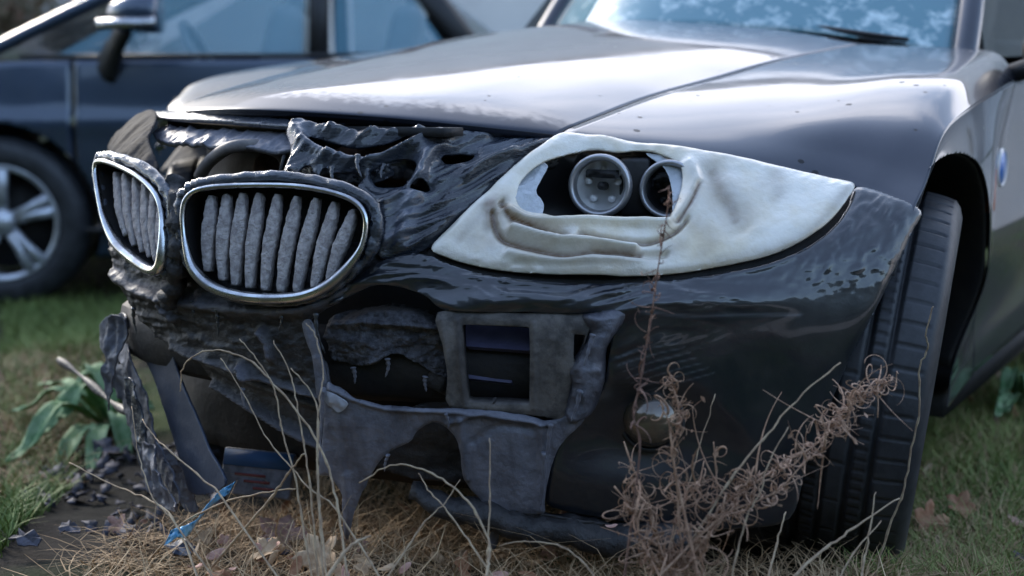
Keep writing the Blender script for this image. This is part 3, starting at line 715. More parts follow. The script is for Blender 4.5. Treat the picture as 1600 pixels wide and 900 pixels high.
# ---------------------------------------------------------------- what shows behind the torn skin
bk = MB(); 
V = []; xs_ = np.linspace(-.34, .70, 40); zs_ = np.linspace(.18, .735, 20)
for x in xs_:
    for z in zs_: V.append((x, float(G([x], [min(z, .6)])[0])+.17+(.10 if z > .6 else 0), z-(.02 if z > .73 else 0)))
V = np.array(V); V[:, 1] += .02*fbm(V[:, 0]*12, V[:, 2]*12, 4)
mesh('radiator_wall', V, grid_faces(40, 20), M_dark, CAR, True, .01)
b = MB(); b.box((.05, .22, .735), (.56, .05, .012)); b.build('hood_support', M_dark, CAR)
b = MB(); b.tube(catmull([at(312, 275, y=.14), at(330, 250, y=.12), at(362, 230, y=.11), at(405, 228, y=.13), at(438, 240, y=.15), at(450, 262, y=.17)], 8), .010, 12); b.build('coolant_hose', M_pipe, CAR)
b = MB()
for (px, py, yy, r, h) in ((485, 258, .17, .030, .03), (540, 262, .19, .035, .03), (610, 245, .22, .04, .05), (420, 262, .2, .03, .05), (575, 245, .2, .02, .06)):
    q = at(px, py, y=yy); b = MB(); b.lathe([(-h, r*.8), (-h*.6, r), (0, r), (h*.2, r*.7), (h*.22, 0)], q, (.2, -.9, .3), 14); b.build('rusty_fitting', M_rust, CAR)
b = MB()
for k in range(6):
    q = at(470+k*34, 268+3*(k % 2), y=.13+.015*k); b.box(q, (.02, .02, .05), Matrix.Rotation(.4*k, 3, 'Y'), bev=.004)
b.build('bracket', M_soot, CAR)
b = MB(); b.tube([at(458, 192, y=.17), at(436, 275, y=.10)], [.005, .0025], 6); b.build('latch_rod', M_trim, CAR)
# crash beam low behind the skin
cb = [(x, float(G([x], [.35])[0])+.07, .40) for x in np.linspace(-.26, .60, 16)]
b = MB(); b.tube(cb, .055, 8, flat=.6); b.build('crash_beam', M_dark, CAR)

# ---------------------------------------------------------------- torn nose skin
def flow(sx, sz, amp, seed, ang=0., oct=4, rid=True):
    ca, sa = math.cos(ang), math.sin(ang)
    def f(uv, d):
        u = uv[:, 0]*ca+uv[:, 1]*sa; v = -uv[:, 0]*sa+uv[:, 1]*ca
        wv = .010*fbm(u*14, v*14, seed+9, 2)
        h = ridged(u*sx+wv*sx, v*sz+wv*sz*1.3, seed, oct) if rid else fbm(u*sx, v*sz, seed, oct)
        return amp*h*np.clip(d/.006, 0, 1)
    return f
# main bumper skin: band under the headlight and the whole near corner
BUMP = [(560, 432), (596, 408), (640, 396), (668, 399), (700, 413), (740, 424), (800, 434), (880, 441), (960, 442), (1040, 438), (1110, 429), (1180, 416), (1234, 398), (1276, 374), (1306, 348), (1326, 318), (1341, 288),
        (1390, 300), (1442, 326), (1428, 362), (1402, 420), (1368, 490), (1332, 560), (1292, 650), (1262, 730), (1236, 812), (1160, 828), (1060, 828), (960, 815), (880, 800), (852, 785), (858, 740), (872, 700), (905, 662), (940, 620), (950, 575), (955, 520), (935, 494), (880, 490), (800, 488), (700, 486), (664, 462), (624, 448), (585, 446), (545, 462), (512, 478)]
def bump_disp(uv, d):
    x, z = uv[:, 0], uv[:, 1]
    up = sstep(.455, .51, z-.0*x)*(1-sstep(.60, .80, x))          # the rippled melted band
    h = up*(.0035*ridged(x*7, z*50+2*fbm(x*6, z*6, 3, 2), 2, 2)+.0045*crease(x*10, z*95+3*fbm(x*9, z*9, 13, 2), 4, 3))
    top = sstep(.49, .56, z)*sstep(.70, .80, x)                       # blistered corner under the hood edge
    h = h+top*np.clip(d/.016, 0, 1)*(.0022*np.clip(fbm(x*160, z*110, 7, 3)*2.2, -.4, 1)+.0008*ridged(x*60, z*60, 4, 2))
    lowc = 1-sstep(.44, .50, z)
    h = h+lowc*.0020*fbm(x*9, z*9, 12, 3)
    h = h+.012*np.exp(-((z-.505)/.02)**2)*(1-sstep(.70, .85, x))*sstep(.3,.45,x)  # folded brow above the flat panel
    # fog lamp recess
    q = np.hypot((x-FOGC[0]+.01)/(.115+.02*np.sin(z*30)), (z-FOGC[1])/.085); h = h-.024*(1-sstep(.30, 1.10, q))
    # pulled wrinkles between duct and lamp recess
    wr = np.exp(-(((x-.60)/.07)**2+((z-.43)/.05)**2)); h = h+wr*.003*ridged((x*.9+z*.45)*20, (z*.9-x*.45)*110, 31, 2)
    return h
FOGC = FRONT.hit([(1012, 675)])[0]
bumper = patch('bumper_skin', FRONT, BUMP, M_bump, CAR, off=.0, disp=bump_disp, step=.0028, solid=.004, edge=.005, edgew=.005, rag=.35, seed=3, edgetone=.25,
      tones=[([(1000, 488), (1080, 494), (1150, 492), (1250, 492)], .0022, .75), ([(690, 470), (800, 462), (900, 466), (960, 484)], .008, .35), ([(950, 500), (930, 560), (945, 620)], .010, .5)]+
      [([(960+7*i, 560+10*i), (1010+8*i, 545+9*i), (1060+9*i, 535+8*i)], .0011, .55) for i in range(7)],
      lines=[([(1140, 410), (1200, 393), (1240, 378)], .003, -.004), ([(1130, 430), (1190, 418), (1240, 400)], .004, .004)])
# the second sheet peeled at its left end: crumpled roll between duct and corner
b_roll = patch('crumpled_fold', FRONT, [(905, 492), (950, 478), (985, 486), (975, 510), (950, 545), (948, 585), (940, 620), (925, 648), (895, 665), (878, 650), (888, 610), (885, 580), (905, 552), (918, 520)], M_ash, CAR, off=.014, rag=2, seed=21, step=.0022, edge=.022, edgew=.007,
      disp=lambda uv, d: .007*ridged(uv[:, 0]*45, uv[:, 1]*30, 8, 4)*np.clip(d/.005, 0, 1), tonefn=lambda uv, d, h: np.clip(.5-60*(h-.012), 0, 1)*.9, solid=.005)
# dark skin behind and under the kidneys
CEN = [(150, 300), (158, 350), (160, 395), (172, 440), (188, 475), (200, 500), (228, 530), (262, 550), (320, 575), (400, 600), (470, 622), (506, 628), (505, 590), (488, 550), (474, 508), (498, 488), (540, 462), (575, 440), (600, 410), (585, 380), (560, 372), (450, 382), (330, 375), (285, 360), (230, 350), (190, 320), (165, 290)]
def cen_disp(uv, d):
    x, z = uv[:, 0], uv[:, 1]
    return .0055*fbm(x*28, z*28, 4, 4)+.003*ridged(x*18, z*34, 6, 3)+.004*crease(x*22, z*70, 66, 3)
patch('nose_skin', FRONT, CEN, M_soot, CAR, off=-.012, disp=cen_disp, step=.0028, solid=.004, edge=.008, rag=1.5, seed=5, edgetone=.8,
      lines=[([(250, 480), (268, 500)], .007, .016), ([(404, 520), (415, 540), (418, 560)], .007, .018), ([(170, 430), (210, 455), (262, 470), (320, 478), (400, 486), (470, 484), (540, 455), (590, 420)], .010, .016), ([(372, 575), (385, 592), (380, 608)], .006, .018), ([(262, 548), (340, 576), (420, 602), (500, 625)], .006, .012)],
      tones=[([(404, 520), (415, 540), (418, 560)], .005, .8), ([(250, 480), (268, 500)], .005, .6), ([(170, 420), (210, 450), (262, 470), (320, 478), (400, 486), (470, 484), (540, 455)], .010, .55), ([(372, 573), (388, 592), (380, 610)], .004, .8), ([(300, 560), (400, 596), (500, 624)], .004, .5)])
# air dam below, a deeper bellied strip
DAM = [(222, 536), (270, 562), (330, 588), (400, 612), (470, 635), (512, 645), (512, 738), (496, 742), (440, 705), (380, 665), (330, 632), (285, 605), (250, 575)]
patch('air_dam', FRONT, DAM, M_soot, CAR, off=-.045, disp=lambda uv, d: .003*fbm(uv[:, 0]*30, uv[:, 1]*30, 7, 3), step=.004, solid=.004, edge=.010, rag=1, seed=9,
      lines=[([(302, 616), (355, 648), (410, 680), (490, 714)], .008, .022), ([(240, 552), (320, 590), (400, 622), (500, 655)], .008, .014)], tones=[([(302, 614), (355, 646), (410, 678), (490, 712)], .006, .5), ([(330, 600), (420, 640), (500, 668)], .02, .25)])
# upper sheet, melted down from the hood edge towards kidney and headlight
UP1 = [(444, 190), (470, 186), (520, 190), (600, 195), (680, 198), (760, 202), (830, 207), (866, 209), (838, 232), (800, 260), (742, 314), (694, 362), (662, 386), (630, 398), (602, 404), (590, 392), (597, 350), (585, 318), (560, 292), (568, 268), (545, 262), (520, 264), (505, 254), (494, 268), (478, 250), (464, 262), (452, 285), (440, 262), (452, 228)]
UPH = [[(578, 264), (600, 250), (638, 243), (650, 262), (636, 284), (606, 288), (586, 284)], [(690, 240), (715, 233), (742, 236), (730, 246), (700, 250)], [(478, 206), (520, 214), (560, 222), (610, 214), (640, 208), (625, 224), (590, 238), (560, 240), (520, 232), (490, 222)], [(640, 292), (664, 284), (672, 294), (650, 304)]]
def up_disp(uv, d):
    x, z = uv[:, 0], uv[:, 1]; a = .60; u = x*math.cos(a)+z*math.sin(a); v = -x*math.sin(a)+z*math.cos(a)
    wv = .02*fbm(x*9, z*9, 41, 2)
    return (.008*ridged(u*7, (v+wv)*30, 13, 2)+.0055*crease(u*7, (v+wv)*65, 43, 2)+.0022*crease(u*16, (v+wv)*170, 23, 2)+.003*fbm(u*30, v*60, 3, 3))*np.clip(d/.009, .04, 1)
patch('melted_upper_skin', FRONT, UP1, M_melt, CAR, holes=UPH, off=-.004, disp=up_disp, step=.0020, solid=.004, edge=.006, edgew=.004, rag=1.5, seed=8, edgetone=.55,
      lines=[([(455, 200), (500, 232), (560, 250), (620, 236), (680, 216)], .006, .012), ([(470, 190), (540, 204), (640, 205), (760, 212)], .005, .008), ([(660, 240), (650, 280), (640, 330), (625, 380)], .010, .014), ([(690, 230), (660, 262), (655, 300)], .008, .012), ([(560, 292), (592, 320), (600, 360), (590, 398)], .008, .010), ([(640, 330), (680, 310), (720, 285)], .006, -.012), ([(700, 300), (750, 262), (800, 240)], .006, .010)],
      tones=[([(650, 270), (640, 320), (620, 370)], .014, .8), ([(690, 215), (660, 250), (650, 270)], .010, .6), ([(470, 195), (500, 228), (560, 246), (620, 232)], .006, .6), ([(720, 215), (760, 225), (800, 222)], .012, .5)])
# hanging drapes: thin webs behind
patch('melted_web', FRONT, [(452, 205), (478, 196), (520, 212), (580, 226), (650, 214), (690, 204), (700, 216), (640, 240), (600, 256), (560, 262), (530, 256), (500, 246), (480, 262), (462, 240)], M_melt, CAR, off=-.028, disp=lambda uv, d: .008*ridged(uv[:, 0]*16, uv[:, 1]*40+uv[:, 0]*15, 19, 2)+.008*crease(uv[:, 0]*25, uv[:, 1]*120+uv[:, 0]*40, 29, 3)*np.clip(d/.008, 0, 1), step=.0022, solid=.003, edge=.01, rag=2.5, seed=33, edgetone=.9,
      tonefn=lambda uv, d, h: np.clip((h+.030)*60, 0, .6))
# bumpy grey rail under the hood lip on the far side of centre
patch('radiator_rail', FRONT, [(236, 180), (300, 180), (380, 184), (448, 192), (452, 214), (380, 213), (300, 206), (234, 200)], M_ash, CAR, off=-.022, disp=lambda uv, d: .004*fbm(uv[:, 0]*60, uv[:, 1]*60, 3, 3)+.003*crease(uv[:, 0]*40, uv[:, 1]*90, 3, 3), step=.0025, solid=.008, edge=.001, rag=1.6)
patch('melted_lip', FRONT, [(226, 171), (300, 170), (370, 174), (430, 180), (462, 186), (462, 194), (400, 190), (330, 184), (232, 179)], M_melt, CAR, off=-.004, disp=flow(30, 60, .003, 3), step=.0025, solid=.006, rag=.6, tonefn=lambda uv, d, h: np.full(len(d), .35))
# far corner skin
patch('melted_corner_skin', FRONT, [(228, 172), (244, 176), (240, 196), (232, 215), (238, 238), (246, 262), (232, 272), (210, 262), (185, 240), (166, 232), (186, 205), (205, 188)], mat('charred skin', (.006, .007, .010), .8, spec=.12, col2=(.02, .022, .028), nscale=40, bump=.6, bscale=80), CAR, off=0, disp=flow(20, 20, .005, 6), step=.0035, solid=.004, rag=1.4)

# ---------------------------------------------------------------- kidneys
def kidney(ring, slats, S, bw, seed, depth, wd):
    R = S.hit(catmull(ring, 8, True)); P3, n3 = normals(S, R)
    if S.flip: n3 = -n3
    c = R.mean(0); lowness = np.clip((c[1]-R[:, 1])/.05, 0, 1)
    b = MB(); b.ring(P3+n3*.010, .0048+.0048*lowness, 10, flat=.85, upv=tuple(n3[0])); ringo = b.build('kidney_grille', M_chrome, CAR)
    # dark shell
    rr = np.array([P3+n3*.006+ (P3-P3.mean(0))*.01, P3-n3*.02+(P3-P3.mean(0))*.0, P3-n3*.05]).reshape(-1, 3); m_ = len(P3)
    F = [(i*m_+k, i*m_+(k+1) % m_, (i+1)*m_+(k+1) % m_, (i+1)*m_+k) for i in range(2) for k in range(m_)]+[tuple(2*m_+k for k in range(m_))]
    mesh('grille_shell', rr, F, M_dark, ringo, False, .002)
    for j, (tx, ty, bx, by) in enumerate(slats):
        rs = np.random.default_rng(seed+j); ctrl = [(tx, ty), (tx*.72+bx*.28+1, ty*.72+by*.28), (tx*.4+bx*.6-1, ty*.4+by*.6), (bx, by)]
        U = S.hit(catmull(ctrl, 9)); p, n = normals(S, U)
        if S.flip: n = -n
        m2 = len(U); V = []; A = []; wob = fbm(np.arange(m2)*.5, np.zeros(m2), seed+j, 2)
        for i in range(m2):
            t = i/(m2-1); wprof = wd*1.15*(math.sin(math.pi*min(max(t*.86+.03, 0), 1))**.62)*(1.0-.16*t)*(1+.10*wob[i])
            T = (p[min(i+1, m2-1)]-p[max(i-1, 0)]); T /= np.linalg.norm(T); side = np.cross(T, n[i]); out = n[i]
            bow = .004*math.sin(math.pi*t)
            for k in range(12):
                a = 2*math.pi*k/12; ca, sa = math.cos(a), math.sin(a)
                jit = .0003*rs.normal()
                q = p[i]+side*(wprof*.5*math.copysign(abs(ca)**.6, ca)+jit)+out*(-.004+bow+(.0035 if sa > 0 else .018)*math.copysign(abs(sa)**.7, sa)+jit); V.append(q)
        F = [(i*12+k, i*12+(k+1) % 12, (i+1)*12+(k+1) % 12, (i+1)*12+k) for i in range(m2-1) for k in range(12)]+[tuple(range(12))[::-1], tuple((m2-1)*12+k for k in range(12))]
        mesh('slat', V, F, M_slat, ringo)
    # thick melted surround, ropy on top
    P4 = P3+(P3-P3.mean(0))/np.linalg.norm(P3-P3.mean(0), axis=1)[:, None]*(.0075+.0040*(1-lowness))[:, None]
    P4 = P4-n3*.002
    an = np.arange(len(P4)); rad = .0050+.0022*fbm(an*.55, an*0, seed, 3)+.0045*(1-lowness)
    b = MB(); b.ring(P4, rad, 14, upv=tuple(n3[0])); so = b.build('melted_surround', M_melt, ringo)
    V = np.array([v.co for v in so.data.vertices]); ddd = .4*fbm(V[:, 0]*160+V[:, 2]*60, V[:, 2]*45, seed+5, 3)+.8*crease(V[:, 0]*110+V[:, 2]*90, V[:, 2]*50, seed+8, 2)
    for v, q in zip(so.data.vertices, ddd): v.co.y -= .0035*q; v.co.z += .002*q
    a = so.data.attributes.new('tone', 'FLOAT', 'POINT'); a.data.foreach_set('value', np.clip(.1+.9*ddd, 0, .8).astype(np.float32))
    return ringo
pn = Plane((.02, -.022, .59), (1, .27, 0), (0, .16, 1))
RN = [(291, 335), (300, 307), (330, 294), (400, 290), (470, 292), (530, 303), (564, 320), (576, 345), (571, 382), (553, 412), (524, 441), (490, 459), (450, 466), (390, 464), (340, 450), (309, 423), (296, 385)]
SN = [(327, 305, 322, 424), (351, 303, 345, 438), (376, 301, 365, 446), (402, 301, 387, 450), (431, 303, 411, 454), (461, 306, 436, 456), (492, 309, 461, 456), (521, 315, 489, 451), (551, 327, 512, 440)]
kidney(RN, SN, pn, .03, 50, .05, .0185)
pf = Plane((-.02, -.018, .59), (1, -.22, 0), (0, .16, 1))
RF = [(158, 262), (166, 253), (190, 259), (222, 275), (246, 296), (259, 320), (264, 360), (263, 400), (257, 420), (243, 422), (216, 404), (190, 379), (171, 340), (162, 300)]
SF = [(177, 269, 194, 368), (191, 271, 207, 384), (207, 277, 220, 394), (222, 284, 231, 402), (236, 294, 241, 408), (249, 306, 251, 410)]
kidney(RF, SF, pf, .03, 80, .05, .0185)
# bridge between the kidneys
b = MB(); br = pn.P(pn.hit([(285, 300)])); 
q1 = at(272, 285, y=.02); q2 = at(276, 330, y=-.01); q3 = at(278, 390, y=-.02); q4 = at(272, 440, y=-.015); q5 = at(262, 470, y=-.005)
b.tube(catmull([q1, q2, q3, q4, q5], 8), [.018+.004*math.sin(i*1.3)+.002*math.sin(i*3.1) for i in range(33)], 12, flat=.8); br = b.build('grille_bridge', M_soot, CAR)
for v in br.data.vertices: v.co.y += .004*math.sin(v.co.z*310+v.co.x*120)

# ---------------------------------------------------------------- headlight
HLO = [(674, 389), (690, 366), (740, 319), (800, 264), (845, 232), (880, 213), (930, 215), (1000, 220), (1080, 229), (1160, 244), (1240, 263), (1300, 278), (1334, 289), (1324, 312), (1300, 342), (1270, 366), (1230, 388), (1180, 405), (1110, 418), (1040, 427), (960, 431), (880, 429), (800, 422), (740, 412), (700, 401)]
HLH = [[(816, 282), (838, 262), (866, 250), (900, 240), (930, 235), (965, 238), (1000, 234), (1035, 242), (1058, 256), (1066, 280), (1060, 310), (1048, 334), (1030, 345), (990, 343), (940, 338), (890, 341), (852, 336), (822, 332), (808, 318), (808, 300)]]
rim_ = [(664, 388), (684, 362), (736, 313), (796, 258), (842, 226), (878, 206), (930, 208), (1000, 213), (1080, 222), (1160, 237), (1240, 256), (1300, 271), (1345, 285), (1334, 318), (1308, 350), (1276, 374), (1234, 397), (1182, 414), (1111, 427), (1040, 436), (960, 440), (880, 438), (800, 431), (738, 421), (696, 409)]
hous = patch('headlight', FRONT, rim_, M_dark, CAR, off=-.018, holes=[[(820, 262), (866, 244), (900, 232), (1000, 229), (1040, 236), (1075, 256), (1080, 300), (1060, 345), (1030, 356), (940, 356), (830, 346)]], disp=None, step=.004, solid=.01)
creases = [([(783, 318), (800, 346), (850, 366), (884, 374)], .0040, -.009), ([(770, 335), (778, 365), (800, 382), (850, 396), (885, 404), (940, 398), (1000, 400), (1040, 398)], .0042, -.010), ([(905, 370), (960, 378), (1010, 380), (1050, 366), (1072, 345)], .0040, -.009),
           ([(790, 330), (830, 352), (900, 352), (980, 352), (1040, 352)], .0055, .013), ([(800, 362), (870, 382), (930, 386), (990, 390)], .0050, .014), ([(795, 395), (850, 408), (930, 410), (1000, 410)], .006, .007), ([(1060, 345), (1078, 320), (1090, 292)], .0040, -.007), ([(1072, 260), (1085, 290), (1072, 330)], .008, .007), ([(1105, 270), (1120, 310), (1150, 335), (1160, 360)], .011, -.006), ([(1130, 290), (1160, 330), (1180, 360)], .010, .003), ([(800, 412), (900, 416), (1000, 412)], .004, -.003), ([(768, 300), (752, 340), (760, 365)], .008, -.004)]
def lens_disp(uv, d):
    x, z = uv[:, 0], uv[:, 1]
    return .011*fbm(x*9+2*z, z*12, 3, 2)+.0022*crease(x*16+z*12, z*34-x*8, 26, 2)*np.clip(1.3-np.abs(x-.52)/.12, 0, 1)+.0035*ridged(x*10+z*9, z*18, 16, 1)+.0007*fbm(x*70, z*70, 6, 3)+.003*np.exp(-((d-.008)/.006)**2)*fbm(x*40, z*40, 36, 2)
lens = patch('lens_cover', FRONT, HLO, M_lens, hous, holes=HLH, off=.004, disp=lens_disp, lines=creases, step=.0022, solid=.003, edge=.006, edgew=.005, rag=.5, seed=2,
      tones=[([(783, 318), (800, 346), (850, 366), (884, 374)], .0040, 1.), ([(768, 330), (778, 365), (800, 382), (850, 396), (885, 404), (940, 398), (1000, 400)], .0042, 1.), ([(905, 370), (960, 378), (1010, 380), (1050, 366), (1072, 345)], .0036, .9), ([(1060, 345), (1078, 320), (1090, 292)], .0036, 1.),
             ([(1112, 270), (1122, 300), (1142, 326), (1150, 345)], .008, .6), ([(1200, 290)], .016, .22), ([(764, 320), (770, 350)], .010, .8), ([(783, 318), (800, 346), (850, 366), (884, 374)], .011, .4), ([(768, 330), (778, 365), (800, 382), (850, 396), (885, 404), (940, 398)], .012, .4), ([(1060, 345), (1078, 320), (1095, 285)], .010, .35), ([(1105, 262), (1120, 300), (1155, 345)], .020, .35), ([(1210, 275), (1215, 310)], .010, .3), ([(720, 372), (745, 345), (768, 318)], .010, .35), ([(820, 400), (900, 412), (1000, 408), (1060, 385)], .012, .28), ([(1085, 350), (1110, 372), (1100, 395)], .012, .25), ([(740, 372), (770, 380)], .015, .3), ([(850, 380), (900, 378)], .010, .25), ([(690, 392), (800, 416), (960, 426), (1110, 413)], .005, .3), ([(1110, 413), (1200, 396), (1270, 362), (1320, 305)], .009, .35), ([(880, 217), (1000, 224), (1160, 248), (1300, 281)], .005, .22)])
# crinkled clear film along the left and right of the opening
patch('clear_film', FRONT, [(796, 300), (810, 276), (836, 254), (856, 258), (846, 280), (838, 300), (850, 318), (842, 342), (818, 340), (800, 328)], M_clear, hous, off=-.003, disp=lambda uv, d: .006*ridged(uv[:, 0]*40, uv[:, 1]*40, 3, 3), step=.002, solid=.001)
patch('clear_film', FRONT, [(1010, 236), (1050, 246), (1070, 262), (1072, 300), (1060, 330), (1052, 330), (1050, 290), (1040, 262)], M_clear, hous, off=-.004, disp=lambda uv, d: .004*ridged(uv[:, 0]*40, uv[:, 1]*30, 5, 3), step=.002, solid=.001)
# bowl behind the opening
bo = patch('lamp_bowl', FRONT, [(815, 262), (866, 240), (930, 228), (1000, 226), (1046, 234), (1082, 258), (1086, 300), (1066, 350), (1030, 360), (940, 360), (830, 352), (806, 310)], M_trim, hous, off=-.100, disp=None, step=.005, solid=.004, edge=-.095, edgew=.012)
AX = Vector((.32, -1, .10)).normalized()
def lamp(px, py, r, off, bright):
    uv = FRONT.hit([(px, py)]); p, n = normals(FRONT, uv); r_ = ray(px, py); c = Vector(p[0])+Vector(r_/np.linalg.norm(r_))*off
    b = MB(); b.lathe([(-.05, r*.9), (-.01, r*1.12), (.004, r*1.10), (.008, r*1.02), (.006, r*.93), (-.002, r*.88), (-.03, r*.84)], c, AX, 40); lm = b.build('projector_lamp', M_ring, hous)
    b = MB(); b.lathe([(-.052, 0), (-.050, r*.30), (-.042, r*.55), (-.028, r*.76), (-.012, r*.87)], c+Vector((0, 0, 0)), AX, 40)
    for k in range(5):
        a = k*1.256+.3; q = AX.to_track_quat('Z', 'Y').to_matrix() @ Vector((math.cos(a)*r*.55, math.sin(a)*r*.55, -.030)); b.lathe([(-.004, r*.13), (.004, r*.13), (.005, 0)], c+q, AX, 10)
    b.add([], []); b.build('reflector', M_reflect if bright else M_ring, lm) if False else b.build('reflector', M_reflect if bright else M_trim, hous)
    b = MB()
    b.lathe([(-.04, r*.16), (-.012, r*.15), (-.008, r*.10), (-.007, 0)], c, AX, 14)
    b.box(c+AX*(-.022)+Vector((0, 0, r*.42)), (r*1.2, .01, r*.28)); b.build('bulb_shield', M_trim, hous)
    b = MB(); b.lathe([(.002, 0), (.001, r*.4), (-.002, r*.7), (-.006, r*.88)][::-1], c, AX, 32); 
    g = MATS.get('lamp glass') or mat('lamp glass', (.01, .012, .015), .02, 0, 0, spec=.8, alpha=.12)
    b.build('lamp_glass', g, hous)
lamp(937, 290, .0425, .030, True)
lamp(1045, 296, .0400, .034, False)
b = MB(); q1 = at(842, 332, y=.36); q2 = at(905, 292, y=.40)
b.tube([q1, q2], [.016, .013], 16); q = at(868, 272, y=.40); b.lathe([(-.03, .022), (0, .022), (.004, .016), (.004, 0)], q, (.5, -.8, .1), 16); b.build('bulb_holder', M_blue, hous)
b = MB(); b.box(at(992, 292, y=.40), (.046, .02, .088), Matrix.Rotation(.5, 3, 'Z'), bev=.006); b.build('lamp_divider', M_trim, hous)

# ---------------------------------------------------------------- centre opening
FOAM = [(498, 505), (520, 488), (560, 476), (610, 466), (655, 474), (686, 496), (690, 530), (692, 570), (695, 602), (664, 592), (640, 576), (612, 562), (592, 566), (575, 580), (545, 582), (505, 570), (494, 540)]
def foam_disp(uv, d):
    x, z = uv[:, 0], uv[:, 1]
    return .007*fbm(x*60, z*60, 3, 4)+.006*np.abs(fbm(x*110, z*110, 33, 2))+.010*ridged(x*8, z*26, 5, 2)+.004*np.abs(fbm(x*160, z*160, 8, 2))
patch('burnt_foam_block', FRONT, FOAM, M_foam, CAR, off=-.030, disp=foam_disp, step=.0020, solid=.03, edge=.010, rag=2.5, seed=12,
      lines=[([(510, 510), (560, 505), (620, 510), (690, 515)], .006, .012), ([(520, 492), (570, 474), (640, 474), (680, 498)], .008, -.030), ([(505, 570), (545, 582), (592, 566), (612, 562), (664, 592), (695, 602)], .004, .008)], tones=[([(530, 490), (570, 476), (640, 474), (675, 496)], .010, 1.)])
# thin edge of torn skin standing left of the foam
patch('torn_edge_strip', FRONT, [(474, 505), (486, 500), (498, 530), (506, 565), (512, 602), (505, 640), (496, 610), (490, 560), (480, 530)], M_ash, CAR, off=.004, disp=flow(40, 20, .003, 5), step=.002, solid=.004, rag=1)
DU = [(684, 488), (760, 488), (840, 489), (912, 491), (925, 500), (905, 560), (890, 610), (885, 655), (860, 653), (800, 645), (704, 636), (700, 590), (692, 540)]
patch('duct_frame', FRONT, DU, M_duct, CAR, hsmooth=False, edgetone=.3, holes=[[(722, 507), (827, 511), (828, 560), (827, 631), (732, 628), (726, 570)], [(897, 522), (915, 524), (910, 545), (900, 568), (896, 566)]], off=.004, disp=lambda uv, d: .0016*fbm(uv[:, 0]*50, uv[:, 1]*50, 3, 4), step=.0022, solid=.022, edge=.003, rag=.8, smoothpoly=True, k=3,
      lines=[([(716, 500), (720, 570), (728, 634)], .003, .004), ([(834, 506), (835, 570), (834, 636)], .003, .003), ([(690, 500), (700, 570), (704, 630)], .004, .003)], tones=[([(716, 495), (720, 570), (728, 634)], .005, .5), ([(838, 560), (842, 640)], .012, .35)])
b = MB()
for (pts, dy) in (([(718, 508), (832, 516), (826, 556), (724, 548)], .05), ([(720, 566), (806, 582), (796, 612), (726, 604)], .055), ([(724, 545), (828, 556), (812, 575), (724, 566)], .085)):
    uv = FRONT.hit(pts); p, n = normals(FRONT, uv); dy -= .022; V = [p[0]-n[0]*(dy+.035), p[1]-n[1]*(dy+.035), p[2]-n[2]*dy, p[3]-n[3]*dy]
    W = [v+np.array([0, .008, -.006]) for v in V]; b.add(V+W, [(0, 1, 2, 3), (7, 6, 5, 4), (0, 4, 5, 1), (1, 5, 6, 2), (2, 6, 7, 3), (3, 7, 4, 0)])
b.build('duct_louvre', M_louvre, CAR, False)
b = MB()
for (px, py) in ((645, 600), (668, 612)):
    q = FRONT.P(FRONT.hit([(px, py)]))[0]+np.array([0, .06, 0]); b.box(q, (.05, .04, .03), Matrix.Rotation(.3, 3, 'Y'), bev=.005)
b.build('broken_bracket', M_soot, CAR)
# hanging grey membrane
MEM = [(510, 603), (524, 600), (560, 619), (600, 630), (650, 635), (720, 637), (800, 645), (866, 655), (900, 640), (912, 655), (880, 690), (864, 720), (852, 770), (848, 800), (815, 800), (790, 800), (782, 815), (778, 845), (771, 858), (765, 842), (768, 805), (748, 778), (726, 748), (718, 700), (705, 674), (682, 660), (660, 668), (648, 680), (638, 692), (612, 702), (590, 726), (572, 758), (556, 795), (548, 832), (541, 838), (537, 800), (534, 765), (516, 742), (500, 735), (506, 680)]
def mem_disp(uv, d):
    x, z = uv[:, 0], uv[:, 1]
    return .0055*fbm(x*14, z*10, 22, 3)+.0022*ridged(x*30, z*12, 36, 3)+.0010*fbm(x*90, z*60, 6, 3)
patch('melted_membrane', FRONT, MEM, M_ash, CAR, off=.006, disp=mem_disp, step=.0020, solid=.0022, edge=.004, edgew=.003, rag=2.0, seed=17, k=4, edgetone=0, hsmooth=True, tonefn=lambda uv, d, h: np.clip(1.1*fbm(uv[:, 0]*55, uv[:, 1]*11, 61, 4)-.05, 0, .75)+.0*d,
      lines=[([(700, 660), (730, 650), (760, 640)], .004, .005), ([(720, 655), (725, 700), (728, 745)], .005, .005), ([(845, 660), (850, 720), (845, 790)], .005, .006), ([(520, 604), (600, 634), (720, 642), (860, 660)], .004, .006), ([(740, 690), (780, 665), (830, 668)], .006, -.005), ([(545, 740), (548, 790), (545, 830)], .006, .004)],
      tones=[([(700, 655), (760, 650), (820, 660)], .006, .55), ([(760, 700), (780, 740)], .015, .35), ([(870, 650), (905, 645)], .01, .7)])
patch('membrane_scrap', FRONT, [(515, 606), (540, 618), (548, 628), (535, 640), (524, 632), (514, 622)], mat('pale plastic scrap', (.33, .34, .38), .4, 0, .3, bump=.5, bscale=70), CAR, off=.014, disp=flow(60, 60, .004, 5), step=.002, solid=.002, rag=1)
# dark floor tray seen through the arch of the membrane
patch('lower_tray', FRONT, [(560, 700), (640, 655), (740, 640), (868, 660), (930, 720), (960, 812), (880, 812), (760, 790), (640, 780), (520, 740), (480, 712), (500, 690)], M_soot, CAR, off=-.06, disp=lambda uv, d: .006*ridged(uv[:, 0]*8, uv[:, 1]*25, 7, 3), step=.0045, solid=.006, rag=2, tonefn=lambda uv, d, h: np.clip(.25*fbm(uv[:, 0]*20, uv[:, 1]*20, 3)+.1, 0, 1))
